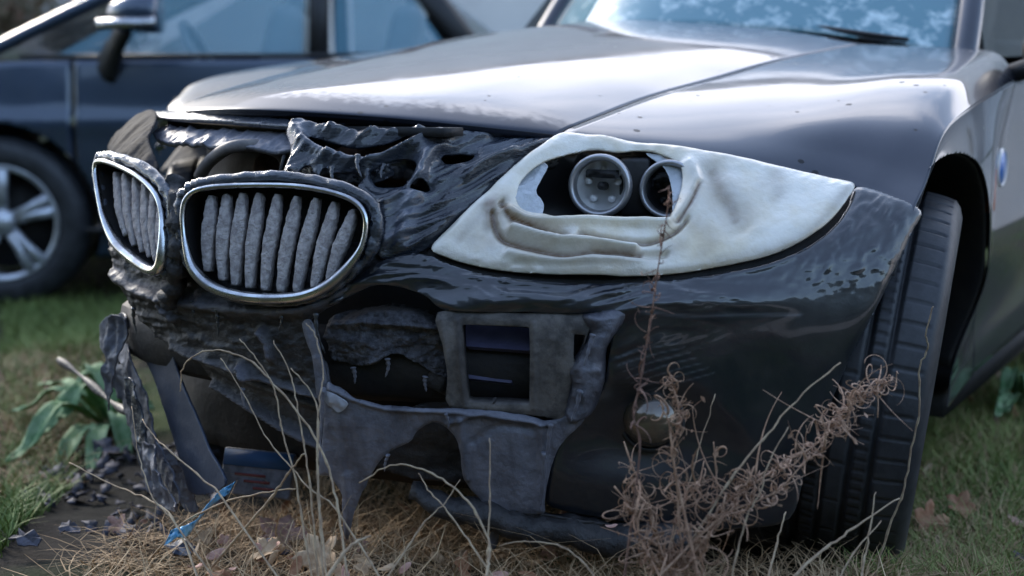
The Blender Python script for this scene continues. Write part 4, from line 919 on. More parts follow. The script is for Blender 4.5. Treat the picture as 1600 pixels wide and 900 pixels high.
# splitter
sp = [FRONT.P(FRONT.hit([(px, py)]))[0]+np.array([0, .0, 0]) for px, py in ((640, 770), (720, 795), (790, 812), (860, 826), (940, 838), (1000, 842), (1080, 838))]
b = MB(); b.tube(catmull(sp, 5), [.012+.012*min(1, i/8) for i in range(31)], 12, flat=1.4, upv=(0, 0, 1)); spo = b.build('splitter', M_soot, CAR)
for v in spo.data.vertices: v.co.z += .004*math.sin(v.co.x*61)+.003*math.sin(v.co.x*143+v.co.y*90); v.co.y += .003*math.sin(v.co.x*97)
patch('splitter_flap', FRONT, [(778, 800), (830, 796), (900, 806), (955, 815), (960, 832), (880, 828), (790, 815)], M_soot, CAR, off=.010, disp=flow(20, 40, .003, 3), step=.003, solid=.003, rag=1)
# rivet-like lug
b = MB(); 
# fog lamp
uvf = FRONT.hit([(1022, 662)]); pf_, nf_ = normals(FRONT, uvf); c = Vector(pf_[0]-nf_[0]*.018)
M_fog = mat('heat-browned lamp glass', (.16, .12, .085), .16, .55, 1, col2=(.10, .085, .07), nscale=20, coatr=.03)
b = MB(); r = .040; b.lathe([(r*math.sin(a)*.8, r*math.cos(a)) for a in np.linspace(0, math.pi/2, 12)], c, (.40, -1, .22), 32); fog = b.build('fog_lamp', M_fog, CAR)
b = MB(); b.lathe([(-.012, r*1.22), (-.002, r*1.20), (.000, r*1.05), (-.006, r*1.0)], c, (.40, -1, .22), 32); b.build('lamp_rim', M_trim, fog)
# inner corner block so that one cannot look past the skin into the arch
b = MB(); b.box((.62, .42, .36), (.10, .12, .40), Matrix.Rotation(.7, 3, 'Z')); b.build('inner_bracket', M_dark, CAR)

# thin drawn strands of plastic hanging from the torn edges
rs_ = np.random.default_rng(8)
for (px, py, ln, dx, of) in ((560, 250, 34, 6, .01), (600, 258, 22, -4, .0), (520, 262, 26, 3, .0), (640, 285, 30, -8, .0), (500, 488, 60, 14, .012), (512, 600, 120, -6, .014), (610, 705, 26, -6, .01), (700, 640, 24, 4, .014), (860, 655, 60, -10, .014), (850, 700, 90, -6, .012), (905, 600, 50, -14, .02), (925, 520, 44, -14, .018), (545, 580, 26, 3, -.02), (600, 566, 30, -3, -.02), (660, 595, 24, 2, -.02), (300, 470, 30, 4, .0), (340, 482, 44, 3, .0), (440, 488, 30, -4, .0), (210, 480, 40, 5, .0), (380, 606, 30, 3, .0)):
    pts = FRONT.hit([(px, py), (px+dx*.5+rs_.normal()*2, py+ln*.5), (px+dx, py+ln)]); p_, n_ = normals(FRONT, pts); P_ = catmull(p_+n_*(of+.002), 6); m_ = len(P_)
    b = MB(); b.tube(P_, [.0028*(1-.8*i/(m_-1))*(1+.3*math.sin(i*2.1)) for i in range(m_)], 6, flat=1.6); b.build('melted_strand', M_ash if py > 490 else M_melt, CAR)
# more tatters
for i_, (pl, sd_) in enumerate((([(236, 690), (252, 700), (262, 740), (285, 790), (276, 800), (254, 770), (244, 740)], 5), ([(206, 590), (222, 600), (232, 640), (246, 700), (240, 712), (224, 670), (214, 640)], 6), ([(176, 500), (194, 492), (204, 520), (196, 560), (184, 600), (178, 640), (172, 600), (176, 550)], 7), ([(262, 700), (280, 705), (300, 750), (318, 790), (300, 792), (282, 760)], 9))):
    patch('melted_tatter', plane_y(pl[0][0], pl[0][1], .04+.02*i_, -25+12*i_), pl, M_ash if i_ != 1 else M_melt, CAR, off=.01, disp=lambda uv, d: .012*ridged(uv[:, 0]*26, uv[:, 1]*14, 25+sd_, 4), step=.0026, solid=.003, rag=5, seed=70+i_, tonefn=lambda uv, d, h: np.clip(.4-30*(h-.01), 0, .9))
# ---------------------------------------------------------------- strips hanging at the far side
ps = plane_y(270, 650, .06, -20)
patch('hanging_strip', ps, [(212, 528), (262, 540), (275, 580), (300, 640), (325, 700), (350, 758), (300, 772), (280, 720), (262, 660), (240, 590)], M_blue, CAR, off=.0, disp=lambda uv, d: .003*fbm(uv[:, 0]*10, uv[:, 1]*14, 3, 3), step=.004, solid=.004, rag=.6, seed=6)
patch('melted_tatter', ps, [(178, 500), (200, 488), (216, 505), (212, 530), (232, 580), (252, 640), (272, 700), (300, 770), (288, 785), (268, 760), (252, 700), (236, 650), (222, 640), (214, 600), (196, 560), (178, 540)], M_ash, CAR, off=.012, disp=lambda uv, d: .014*ridged(uv[:, 0]*18, uv[:, 1]*9, 15, 4), step=.0028, solid=.003, rag=5, seed=61, holes=[[(200, 560), (212, 575), (218, 600), (208, 598)], [(244, 655), (252, 690), (256, 715), (246, 690)]], tonefn=lambda uv, d, h: np.clip(.3-30*(h-.012), 0, .9))
patch('melted_tatter', plane_y(215, 620, .12, -10), [(176, 530), (192, 545), (206, 570), (204, 610), (222, 650), (236, 690), (250, 730), (244, 770), (226, 740), (216, 690), (196, 655), (190, 620), (178, 580)], M_ash, CAR, off=.0, disp=lambda uv, d: .012*ridged(uv[:, 0]*22, uv[:, 1]*12, 25, 4), step=.003, solid=.003, rag=6, seed=71, tonefn=lambda uv, d, h: np.clip(.5-30*h, 0, .9))
b = MB(); b.tube(catmull([at(92, 562, y=.35), at(130, 590, y=.32), at(170, 625, y=.28), at(200, 645, y=.22)], 6), [.006+.003*math.sin(i*.9) for i in range(19)], 8); b.build('wire_loom', M_soot, CAR)

# ================================================================== the blue grey car behind
def bgcar():
    o = np.array([-2.845, 1.80]); ang = math.atan2(.59, .807)
    D = np.array([math.cos(ang), math.sin(ang)]); Wv = np.array([D[1], -D[0]])      # D: towards its tail, Wv: towards us
    t = empty('parked_car', (o[0], o[1], -.075)); tag(t, 'blue grey car parked side on behind the wreck, alloy front wheel and door mirror showing', 'car')
    def L(s, wd, z): return (D[0]*s+Wv[0]*wd, D[1]*s+Wv[1]*wd, z)
    HW = .0   # outer face of the near side at wd = 0; far side at wd = -1.76
    def half(s, z):
        belt = .93; tt = np.clip((z-.2)/(belt-.2), 0, 1)
        w_ = -.055*(1-tt)**2-.05*tt**3+.012*np.exp(-((z-.70)/.04)**2)
        w_ = w_-.22*sstep(.35, -.85, s)**2-.20*sstep(2.6, 3.35, s)**2
        w_ = w_+.02*np.exp(-((s)/.36)**2)*np.exp(-((z-.6)/.2)**2)+.02*np.exp(-((s-2.55)/.36)**2)*np.exp(-((z-.6)/.2)**2)
        return w_
    def side(name, s0, s1, near, m=M_bgpaint, z0=.19):
        ss = np.arange(s0, s1+.001, .02); nz_ = 36; S_, T_ = np.meshgrid(ss, np.linspace(0, 1, nz_), indexing='ij'); S_ = S_.ravel(); T_ = T_.ravel()
        ztop = .93-.25*sstep(.15, -.95, S_)**1.2+.02*S_*.3; Z = ztop*(1-T_)+z0*T_
        d = np.full(len(S_), 9.)
        F = None
        for c in (0., 2.55):
            r = np.hypot(S_-c, Z-.33); d = np.minimum(d, r-.375)
        F = grid_faces(len(ss), nz_); F = F[d[F].max(1) > 0]
        for c in (0., 2.55):
            r = np.hypot(S_-c, Z-.33); b_ = r < .375; k = .375/np.maximum(r, 1e-6); S_ = np.where(b_, c+(S_-c)*k, S_); Z = np.where(b_, .33+(Z-.33)*k, Z)
        wv = half(S_, Z); wv = wv if near else -1.76-wv
        V = np.array([L(a, b_, c) for a, b_, c in zip(S_, wv, Z)])
        return mesh(name, V, F if near else F[:, ::-1], m, t, True, .003)
    for near in (True, False):
        side('fender', -.85, .30, near)
        d1 = side('door', .305, 1.215, near); side('rear_fender', 1.22, 3.35, near)
        if near:
            b = MB(); b.tube([L(1.02, .0, .80), L(1.17, .0, .80)], .013, 8); b.build('door_handle', M_bgpaint, d1)
            b = MB(); b.tube([L(-.72, .0-.2, .42), L(.3, -.03, .42)], .01, 6)
            b = MB(); b.tube(catmull([L(.33, .000, .30), L(.8, .0, .30), L(1.3, .0, .30), L(2.1, .0, .30)], 4), .012, 6); b.build('door_moulding', M_trim, t)
    # cross lofted panels: hood, nose, tail
    def cross(name, st, m, solid=.003, fl=False):
        lines = []
        for (s, z, wi, crown) in st:
            lines.append([L(s, -wi, z-crown), L(s, -.45, z-crown*.2), L(s, -.88, z), L(s, -1.31, z-crown*.2), L(s, -1.76+wi, z-crown)])
        return loft(name, lines, m, t, 4, 5, solid, flip=fl)
    cross('hood', [(-.86, .70, .27, .03), (-.6, .80, .16, .06), (-.4, .86, .11, .05), (-.12, .925, .075, .035)], M_bgpaint)
    cross('front_bumper', [(-.84, .70, .27, .03), (-.93, .55, .22, .0), (-.90, .35, .20, .0), (-.84, .2, .22, .0)], M_bgpaint)
    cross('trunk_lid', [(2.02, .95, .10, .01), (2.6, .965, .10, .02), (3.28, .93, .14, .02), (3.36, .7, .16, 0), (3.36, .3, .22, 0)], M_bgpaint)
    roof = [(.92, 1.40, .26, .03), (1.1, 1.44, .27, .04), (1.3, 1.455, .27, .04), (1.45, 1.43, .27, .03)]
    cross('roof', roof, M_bgpaint)
    M_bgg = mat('blue tinted side glass', (.10, .34, .46), .05, alpha=.32, coat=.5, spec=.8)
    # side glass
    for near in (True, False):
        f = (lambda wd: wd) if near else (lambda wd: -1.76-wd)
        for (a0, a1, b1, b0) in ((.22, 1.15, 1.15, .95), (1.27, 1.72, 1.42, 1.27)):
            mesh('side_window', [L(a0, f(-.07), .945), L(a1, f(-.07), .95), L(b1, f(-.25), 1.38), L(b0, f(-.25), 1.37)], [(0, 1, 2, 3)], M_bgg, t, False, .004)
        for (s0, s1, r) in ((1.21, 1.21, .038), (1.83, 1.47, .050)):
            b = MB(); b.tube([L(s0, f(-.065), .92), L(s1, f(-.255), 1.40)], r, 6, flat=.35, upv=tuple([D[0], D[1], 0])); b.build('pillar', M_trim, t)
        b = MB(); b.tube(catmull([L(-.12, f(-.10), .915), L(.35, f(-.16), 1.15), L(.90, f(-.26), 1.40)], 5), .026, 8); b.build('windscreen_pillar', M_bgpaint, t)
        b = MB(); b.tube([L(.10, f(-.062), .945), L(1.9, f(-.062), .955)], .010, 6); b.build('window_trim', M_trim, t)
    lines = [[L(-.15, -.10, .915), L(-.25, -.5, .945), L(-.29, -.88, .95), L(-.25, -1.26, .945), L(-.15, -1.66, .915)], [L(.95, -.28, 1.39), L(.88, -.6, 1.42), L(.86, -.88, 1.43), L(.88, -1.16, 1.42), L(.95, -1.48, 1.39)]]
    M_bw = mat('pale windscreen', (.6, .64, .66), .25, alpha=.8, coat=1, col2=(.35, .42, .46), nscale=5)  # pale mottled colour over the whole pane
    loft('windscreen', lines, M_bw, t, 4, 6, .004)
    lines = [[L(1.47, -.30, 1.38), L(1.47, -.88, 1.41), L(1.47, -1.46, 1.38)], [L(1.98, -.16, .96), L(2.02, -.88, .97), L(1.98, -1.6, .96)]]
    loft('rear_window', lines, M_bgg, t, 4, 4, .004)
    # cabin
    b = MB(); R2 = Matrix.Rotation(ang, 3, 'Z')
    b.box(L(1.3, -.88, .60), (1.6, 1.45, .06), R2); b.build('cabin_floor', M_dark, t, False)
    b = MB(); b.box(L(.15, -.88, .82), (.6, 1.4, .2), R2, bev=.05); b.build('dashboard', M_dark, t)
    for wd in (-.45, -1.30):
        for s in (1.02, 1.50):
            b = MB(); b.box(L(s, wd, .88), (.14, .46, .56), R2 @ Matrix.Rotation(.25, 3, 'Y'), bev=.06); b.box(L(s+.09, wd, 1.20), (.09, .26, .18), R2, bev=.04); b.build('car_seat', M_seat, t)
    b = MB(); c = Vector(L(.72, -.45, .93)); ax = Vector((D[0], D[1], .5)).normalized(); q = ax.to_track_quat('Z', 'Y').to_matrix()
    P = [c+q @ Vector((.17*math.cos(a), .17*math.sin(a), 0)) for a in np.linspace(0, 2*math.pi, 25)[:-1]]
    b.ring(np.array([tuple(p) for p in P]), .016, 8, upv=tuple(ax)); b.build('steering_wheel', M_seat, t)
    # mirror
    b = MB(); V = []; n = 16
    for i in range(10):
        tt = i/9; rr = math.sin(math.pi*.5*min(1, tt*1.3))**.6
        for k in range(n):
            a = 2*math.pi*k/n; ca, sa = math.cos(a), math.sin(a)
            s_, w_, z_ = .56+.19*(tt-.5), .12+.11*rr*math.copysign(abs(ca)**.7, ca), 1.10+.072*rr*math.copysign(abs(sa)**.7, sa); V.append(L(s_, w_, z_))
    F = [(i*n+k, i*n+(k+1) % n, (i+1)*n+(k+1) % n, (i+1)*n+k) for i in range(9) for k in range(n)]+[tuple(range(n))[::-1], tuple(range(9*n, 10*n))]
    b.add(V, F); mo = b.build('mirror', M_bgpaint, t)
    b = MB(); b.tube(catmull([L(.42, -.07, .90), L(.46, -.01, .97), L(.52, .07, 1.05)], 4), [.075, .07, .065, .06, .055]+[.045]*4, 8, flat=.6); b.build('mirror_foot', M_trim, mo)
    b = MB(); b.tube([L(.46, .235, 1.055), L(.66, .235, 1.065)], .020, 8); b.build('mirror_band', M_chrome, mo)
    # wheels
    for (s, near) in ((0, True), (2.55, True), (0, False), (2.55, False)):
        sg = 1 if near else -1
        c = Vector(L(s, -.13 if near else -1.63, .325)); ax = Vector((Wv[0], Wv[1], 0))*sg
        b = MB(); b.lathe([(-.1, 0), (-.1, .18), (0.0, .18), (.0, 0)], c, ax, 28); w_ = b.build('wheel', M_dark, t)
        b = MB(); b.lathe([(-.10, .215), (-.115, .25), (-.11, .29), (-.09, .322), (0, .328), (.09, .322), (.11, .29), (.115, .25), (.10, .222)], c, ax, 56); b.build('tyre', M_rubber, w_)
        b = MB(); b.lathe([(-.09, .215), (.06, .205), (.09, .21), (.103, .224), (.106, .215), (.09, .200)], c, ax, 48)
        q = ax.to_track_quat('Z', 'Y').to_matrix()
        for k in range(5):
            for dd in (-.13, .13):
                a = k*2*math.pi/5+dd+.35; dv = q @ Vector((math.cos(a), math.sin(a), 0)); b.tube([c+ax*.055+dv*.03, c+ax*.075+dv*.11, c+ax*.092+dv*.206], [.026, .018, .023], 8)
        b.lathe([(.05, .055), (.085, .05), (.09, 0)], c, ax, 20); b.build('rim', M_alloy, w_)
        # arch liner
        an = np.linspace(-.1, math.pi+.1, 40); rows = []
        for (dw, dr) in ((-.0, .0), (-.02, .004), (-.30, .02)):
            rows += [L(s+(.375+dr)*math.cos(a), (dw-.03) if near else -1.76+.03-dw, .33+(.375+dr)*math.sin(a)) for a in an]
        mesh('wheel_housing', rows, grid_faces(3, 40), M_dark, t, True, .002)
    b = MB(); b.box(L(1.28, -.88, .36), (1.66, 1.3, .24), R2); b.build('underbody', M_dark, t, False)
bgcar()

# ================================================================== plants, stalks, leaves and litter
M_straw = mat('dry stalk', (.46, .36, .24), .8, col2=(.30, .21, .14), nscale=60, bump=.3, bscale=200)
M_red = mat('reddish dead stem', (.13, .065, .05), .85, col2=(.20, .12, .09), nscale=90, bump=.3, bscale=200)
M_curl = mat('curled dead leaf', (.26, .145, .09), .85, col2=(.42, .27, .18), nscale=70, bump=.3, bscale=200)
def drop(P):
    """carry the stalk on down into the turf from its lowest traced point"""
    q = P[0]; g = float(terr([q[0]], [q[1]])[0])-.01; dz = q[2]-g
    if dz <= 0.005: return P
    dr = P[0]-P[min(3, len(P)-1)]; dr = dr/np.linalg.norm(dr); dr[2] = min(dr[2], -.6); dr /= np.linalg.norm(dr)
    e = q+dr*(dz/-dr[2]); return np.concatenate([[e], [q*.5+e*.5], P])
def trace(pts, d0, d1, k=6):
    c = catmull(pts, k); n = len(c); return np.array([at(x, y, d=d0+(d1-d0)*i/(n-1)) for i, (x, y) in enumerate(c)])
def stalk(label, pts, d0, d1, r=.0016, m=None, name='dry_stalk', cat='stalk', group='dry grass stalks round the nose', nod=True):
    P = drop(trace(pts, d0, d1)); n = len(P); rs = np.random.default_rng(len(label))
    rad = np.linspace(r, r*.45, n)*(1+.35*(np.sin(np.arange(n)*1.1) > .93))
    P = P+rs.normal(size=P.shape)*.0006
    b = MB(); b.tube(P, rad, 6); o = b.build(name, m or M_straw); q = P[0]
    tag(o, label, cat, group); return P
ST_ = [
 ('arched straw stalk looping over the air dam, its tip hanging down', [(536, 850), (525, 780), (505, 710), (470, 650), (420, 592), (385, 560), (345, 548), (310, 552), (285, 575), (282, 612)], 1.70, 1.86, .0017),
 ('straw stalk bending up past the small melted lug under the near kidney', [(478, 850), (468, 790), (460, 740), (445, 690), (437, 650), (425, 600), (400, 560), (375, 530)], 1.74, 1.80, .0015),
 ('straw stalk curving left to end beside the grey lug under the grille', [(492, 850), (482, 740), (472, 680), (462, 620), (450, 575), (427, 532)], 1.74, 1.80, .0015),
 ('forked straw stalk rising to the torn edge left of the foam', [(506, 860), (500, 800), (497, 730), (497, 660), (490, 620), (455, 575)], 1.70, 1.76, .0015),
 ('tall thin stalk standing along the torn strip left of the burnt foam', [(502, 860), (498, 790), (495, 700), (500, 620), (505, 580), (495, 530), (478, 505)], 1.68, 1.74, .0014),
 ('slanting stalk crossing the air dam down to the straw', [(560, 850), (520, 790), (480, 760), (460, 735), (420, 690), (380, 615), (345, 560)], 1.72, 1.86, .0014),
 ('broken pale stalk leaning right over the carton', [(395, 812), (430, 770), (452, 738), (475, 708)], 1.80, 1.72, .0022),
 ('long flat stalk lying across above the blue ribbon', [(255, 850), (290, 815), (350, 785), (410, 770), (465, 763)], 1.95, 1.75, .0018),
 ('pale long stalk leaning up from the ash towards upper left', [(290, 850), (262, 800), (220, 775), (170, 755), (108, 722)], 1.85, 2.05, .0018),
 ('thin upright stalk in front of the melted tatter', [(268, 810), (240, 780), (226, 745), (215, 700), (206, 635)], 1.85, 1.95, .0013),
 ('stalk slanting down from the melted tatter to the ribbon', [(335, 762), (300, 735), (262, 702), (240, 680), (222, 655)], 1.82, 1.95, .0015),
 ('wide arched stalk bowing over the straw under the grey membrane', [(762, 885), (764, 850), (740, 795), (705, 760), (660, 733), (610, 728), (562, 755)], 1.66, 1.74, .0019),
 ('straight thin stalk standing in front of the hanging membrane tip', [(760, 905), (763, 850), (765, 770), (766, 685)], 1.66, 1.70, .0017),
 ('short crossed stalk below the arch in the grey membrane', [(640, 850), (665, 815), (695, 785), (720, 748)], 1.70, 1.72, .0013),
 ('short stalk leaning left under the arch of the membrane', [(735, 850), (700, 800), (672, 770), (655, 738)], 1.68, 1.74, .0013),
 ('long straight stalk rising right across the dark bumper corner', [(1090, 830), (1150, 738), (1200, 678), (1245, 625), (1314, 566)], 1.62, 1.66, .0018),
 ('kinked stalk standing between curly weed and front wheel', [(1138, 930), (1152, 860), (1168, 805), (1188, 770), (1203, 718), (1232, 668)], 1.60, 1.64, .0014),
 ('tall bent stalk along the outer wall of the tyre', [(1370, 885), (1390, 822), (1410, 770), (1425, 700), (1437, 640), (1436, 575), (1450, 545), (1447, 520), (1459, 478)], 1.95, 1.80, .0019),
 ('pale stalk slanting up right below the tyre', [(1260, 880), (1300, 850), (1340, 820), (1405, 778)], 1.66, 1.72, .0022),
 ('short upright stalk at the foot of the tyre', [(1345, 905), (1352, 870), (1360, 820), (1368, 768)], 1.64, 1.68, .0016),
 ('thin stalk leaning left below the tyre', [(1310, 905), (1340, 855), (1378, 815)], 1.66, 1.70, .0014),
 ('short stalk in the dark under the bumper corner', [(1205, 885), (1215, 845), (1228, 800)], 1.66, 1.70, .0016),
 ('very thin stalk leaning against the bumper above the lamp', [(1075, 760), (1095, 690), (1118, 615)], 1.66, 1.68, .0009),
 ('curved pale stalk in the bottom centre straw', [(520, 890), (540, 862), (560, 845), (578, 838)], 1.62, 1.64, .0030),
 ('drooping stalk sweeping out of the straw at the bottom centre', [(930, 905), (905, 872), (870, 852), (820, 846), (780, 852)], 1.66, 1.70, .0016)]
for (lb, pts, d0, d1, r) in ST_: stalk(lb, pts, d0, d1, r)
# weeds with curled dead leaves
def curls(b, P, n, size, rs, rad=.00034, span=(0, 1), pw=1., twr=(3, 8)):
    m_ = len(P)
    for i in range(n):
        t = span[0]+(span[1]-span[0])*(rs.uniform(0, 1)**pw if rs.uniform() < .75 else rs.uniform(0, 1)); q = P[min(m_-1, int(t*(m_-1)))]; s = size*rs.choice([.35, .55, .8, 1.1, 1.5], p=[.3, .25, .2, .15, .1])*rs.uniform(.8, 1.2); k = 14
        a0 = rs.uniform(0, 6.28); tw = (rs.uniform(*twr) if rs.uniform() < .65 else rs.uniform(0, 1.2))*rs.choice([-1, 1]); ax = rs.normal(size=3); ax /= np.linalg.norm(ax)
        u = np.cross(ax, rs.normal(size=3)); u /= np.linalg.norm(u); v = np.cross(ax, u); pts = []; p = q.copy(); an = a0
        for j in range(k):
            tt = j/(k-1); an = a0+tw*tt**1.4; p = p+(u*math.cos(an)+v*math.sin(an)+ax*.25)*s/k*1.6; pts.append(p.copy())
        w_ = rad*rs.uniform(.8, 1.8); b.tube(np.array(pts), [w_*(1.6-1.1*j/(k-1)) for j in range(k)], 4, flat=2.0)
        if rs.uniform() < .3:
            c_ = pts[int(rs.integers(3, k))]; A_ = rs.normal(size=3)*.0028; B_ = rs.normal(size=3)*.0016; b.add([c_-A_, c_+B_, c_+A_, c_-B_*.6], [(0, 1, 2, 3)])
def weed(label, stems, ncurl, size, seed, spans=None, m=M_curl, sr=.0015):
    rs = np.random.default_rng(seed); Ps = [drop(trace(s, d0, d1)) for s, d0, d1 in stems]; base = Ps[0][0]
    t = empty('dead_weed', tuple(base)); tag(t, label, 'dried weed')
    for i, P in enumerate(Ps):
        Q = P-base; b = MB(); n = len(Q); b.tube(Q, np.linspace(sr, sr*.5, n)*(1+.5*(np.sin(np.arange(n)*.9+i) > .8)), 6); b.build('stem', M_red if i == 0 and m is M_red else M_curl, t)
        b = MB(); curls(b, Q, ncurl[i], size[i], rs, span=(spans[i] if spans else (.1, 1)), pw=.55 if seed == 9 else 1., twr=(1, 4) if m is M_red else (3, 8)); fo = b.build('curled_leaves', m, t)
weed('tall thin reddish dead stem rising in front of the headlight', [([(985, 830), (1000, 700), (990, 650), (1000, 600), (1010, 540), (1020, 480), (1028, 420), (1038, 360), (1044, 320), (1046, 290)], 1.62, 1.60)], [70], [.016], 5, [(.2, 1)], M_red, .0013)
weed('upright weed with a curled brown head in front of the fog lamp', [([(1075, 900), (1062, 830), (1058, 760), (1050, 700), (1045, 660), (1035, 640)], 1.60, 1.62), ([(1056, 740), (1050, 700), (1062, 660), (1058, 630), (1050, 600), (1046, 582)], 1.61, 1.64)], [30, 60], [.03, .022], 8, [(.1, 1), (.35, 1)])
weed('long slanting dead weed with a tangled tan plume ending by the tyre', [([(1080, 860), (1130, 790), (1190, 748), (1230, 720), (1270, 698), (1300, 668), (1320, 640), (1350, 612), (1385, 595)], 1.62, 1.70), ([(1090, 840), (1140, 800), (1210, 770), (1260, 720), (1290, 705)], 1.60, 1.66)], [160, 50], [.036, .034], 9, [(.15, 1), (.1, 1)], mat('tan curled leaf', (.62, .41, .29), .85, col2=(.30, .18, .12), nscale=80))
weed('bushy brown dead weed tangle at the foot of the bumper corner', [([(1040, 890), (1020, 820), (1000, 760), (985, 720), (975, 690)], 1.60, 1.66), ([(1040, 880), (1060, 800), (1090, 760), (1100, 720)], 1.60, 1.66), ([(1060, 890), (1110, 830), (1150, 780), (1190, 745)], 1.60, 1.64), ([(1020, 880), (1000, 840), (990, 800), (960, 760)], 1.58, 1.64), ([(1050, 890), (1090, 860), (1120, 800), (1115, 690)], 1.62, 1.64)], [70, 70, 120, 60, 20], [.042, .042, .046, .04, .025], 12, [(.05, .75), (.05, .8), (.05, 1), (.05, .9), (.05, 1)])
# grass and straw
def ribbons(n, base, h, lean, wd, curl, seed, ns=4):
    rs = np.random.default_rng(seed); az = rs.uniform(0, 6.283, n); h = h*rs.uniform(.45, 1.2, n); ln = lean*rs.uniform(.2, 1.4, n); side = az+math.pi/2+rs.normal(size=n)*.5
    V = np.zeros((n, ns+1, 2, 3)); 
    dirx, diry = np.cos(az), np.sin(az); cz = curl*rs.normal(size=n)
    for j in range(ns+1):
        t = j/ns; ww = wd*(1-.85*t**1.5)*rs.uniform(.7, 1.2, n)*.5
        rr = h*ln*t**1.7; zz = h*(t-.35*np.clip(ln-.6, 0, 2)*t**2.5)
        x = base[:, 0]+dirx*rr+np.cos(side)*cz*h*math.sin(t*3); y = base[:, 1]+diry*rr+np.sin(side)*cz*h*math.sin(t*3)
        z = base[:, 2]+zz
        for s, sg in ((0, -1), (1, 1)):
            V[:, j, s, 0] = x+sg*np.cos(side)*ww; V[:, j, s, 1] = y+sg*np.sin(side)*ww; V[:, j, s, 2] = z
    V = V.reshape(-1, 3); st = (ns+1)*2; b0 = (np.arange(n)*st)[:, None]
    F = np.concatenate([b0+np.array([[2*j, 2*j+1, 2*j+3, 2*j+2]]) for j in range(ns)], 0)
    return V, F, st
def scatter_px(n, poly, seed, zl=.06):
    rs = np.random.default_rng(seed); P = np.array(poly, float); lo, hi = P.min(0), P.max(0); o = []
    c = rs.uniform(lo, hi, (n*6, 2)); c = c[sdf(c, P) > 0][:n]
    r = FW[None]+RT[None]*((c[:, :1]-800)/FPX)-UP[None]*((c[:, 1:]-450)/FPX); q = CAM+r*((zl-CAM[2])/r[:, 2:3])
    q[:, 2] = terr(q[:, 0], q[:, 1])-.004; return q
def scatter_xy(n, x0, x1, y0, y1, seed, dens=None):
    rs = np.random.default_rng(seed); x = rs.uniform(x0, x1, n); y = rs.uniform(y0, y1, n)
    if dens is not None:
        k = dens(x, y) > rs.uniform(0, 1, n); x, y = x[k], y[k]
    return np.stack([x, y, terr(x, y)-.004], 1)
M_grass = mat('grass blade', (.05, .09, .02), .7, tint=[(.09, .07, .035), (.10, .17, .035), (.22, .27, .07), (.46, .37, .20)])
M_str = mat('straw blade', (.25, .2, .12), .8, tint=[(.10, .060, .035), (.30, .19, .10), (.50, .35, .20), (.66, .50, .31)])
def lawn(name, base, h, lean, wd, curl, seed, m, label, tlo=0, thi=1, cat=None):
    V, F, st = ribbons(len(base), base, h, lean, wd, curl, seed); rs = np.random.default_rng(seed+1)
    cl = .5+.5*fbm(base[:, 0]*3, base[:, 1]*3, seed, 2)*2; tn = np.clip(tlo+(thi-tlo)*np.clip(rs.beta(2, 2, len(base))*.6+cl*.4, 0, 1), 0, 1)
    o = mesh(name, V, F, m, None, True, 0, {'tint': np.repeat(tn, st)}); tag(o, label, kind='stuff'); o['category'] = cat or 'grass'; return o
near_car = lambda x, y: ((x > -.85) & (x < .95) & (y > .55) & (y < 4.2))
def dn(x, y):
    d = .35+.9*fbm(x*1.2, y*1.2, 77, 3); return np.where(near_car(x, y), 0, np.clip(d, .05, 1))
lawn('grass', scatter_xy(60000, -4.2, 3.2, 1.0, 7.5, 1, dn), .055, .9, .0045, .1, 2, M_grass, 'short rough green grass around the cars', 0, .8)
lawn('near_grass', scatter_xy(22000, -4.2, 4.5, -2.6, 1.0, 81, lambda x, y: np.where(((x > -1.0) & (x < 1.3) & (y > -.55)) | (np.hypot(x-1.44, y+1.39) < .35) | (np.hypot(x+.5, y-.2) < .45), 0, np.clip(.45+.9*fbm(x*1.2, y*1.2, 79, 3), .05, 1))), .05, 1.0, .0042, .12, 82, M_grass, 'short rough grass in front of the two cars', 0, .8)
lawn('far_grass', scatter_xy(26000, -12, 8, 7, 22, 3, dn), .10, .9, .014, .1, 4, M_grass, 'rough grass stretching away towards the warehouse', 0, .9)
lawn('side_grass', scatter_px(6000, [(1370, 560), (1600, 420), (1600, 930), (1330, 930), (1390, 800)], 5), .060, 1.1, .0032, .15, 6, M_grass, 'tangled green and tan grass beside the front wheel', .1, 1)
lawn('left_lush_grass', scatter_px(3200, [(0, 420), (200, 420), (195, 505), (120, 525), (0, 515)], 57), .06, .9, .004, .15, 58, M_grass, 'brighter green grass strip left of the nose beside the parked car', .40, .75)
lawn('right_lush_grass', scatter_px(1600, [(1440, 560), (1600, 540), (1600, 760), (1500, 740), (1430, 680)], 67), .06, .9, .004, .15, 68, M_grass, 'brighter green grass patch right of the front tyre', .40, .8)
lawn('left_straw', scatter_px(2600, [(0, 500), (200, 500), (200, 640), (0, 760)], 27), .05, 1.6, .003, .4, 28, M_str, 'flattened tan grass left of the nose', 0, .7, 'straw')
lawn('side_straw', scatter_px(3000, [(1400, 600), (1600, 560), (1600, 930), (1330, 930)], 37), .06, 1.6, .003, .4, 38, M_str, 'flattened tan grass right of the front wheel', 0, .9, 'straw')
lawn('left_grass', scatter_px(4000, [(0, 420), (190, 420), (190, 560), (150, 640), (0, 900)], 7), .05, 1.0, .0035, .15, 8, M_grass, 'green and brown grass left of the nose', 0, .85)
lawn('straw', scatter_px(7500, [(240, 815), (330, 770), (520, 760), (700, 765), (860, 830), (1000, 860), (1250, 850), (1420, 880), (1420, 1150), (100, 1150), (120, 880)], 9, .09), .060, 1.9, .0030, .50, 10, M_str, 'matted dry straw in front of the nose', 0, 1, 'straw')
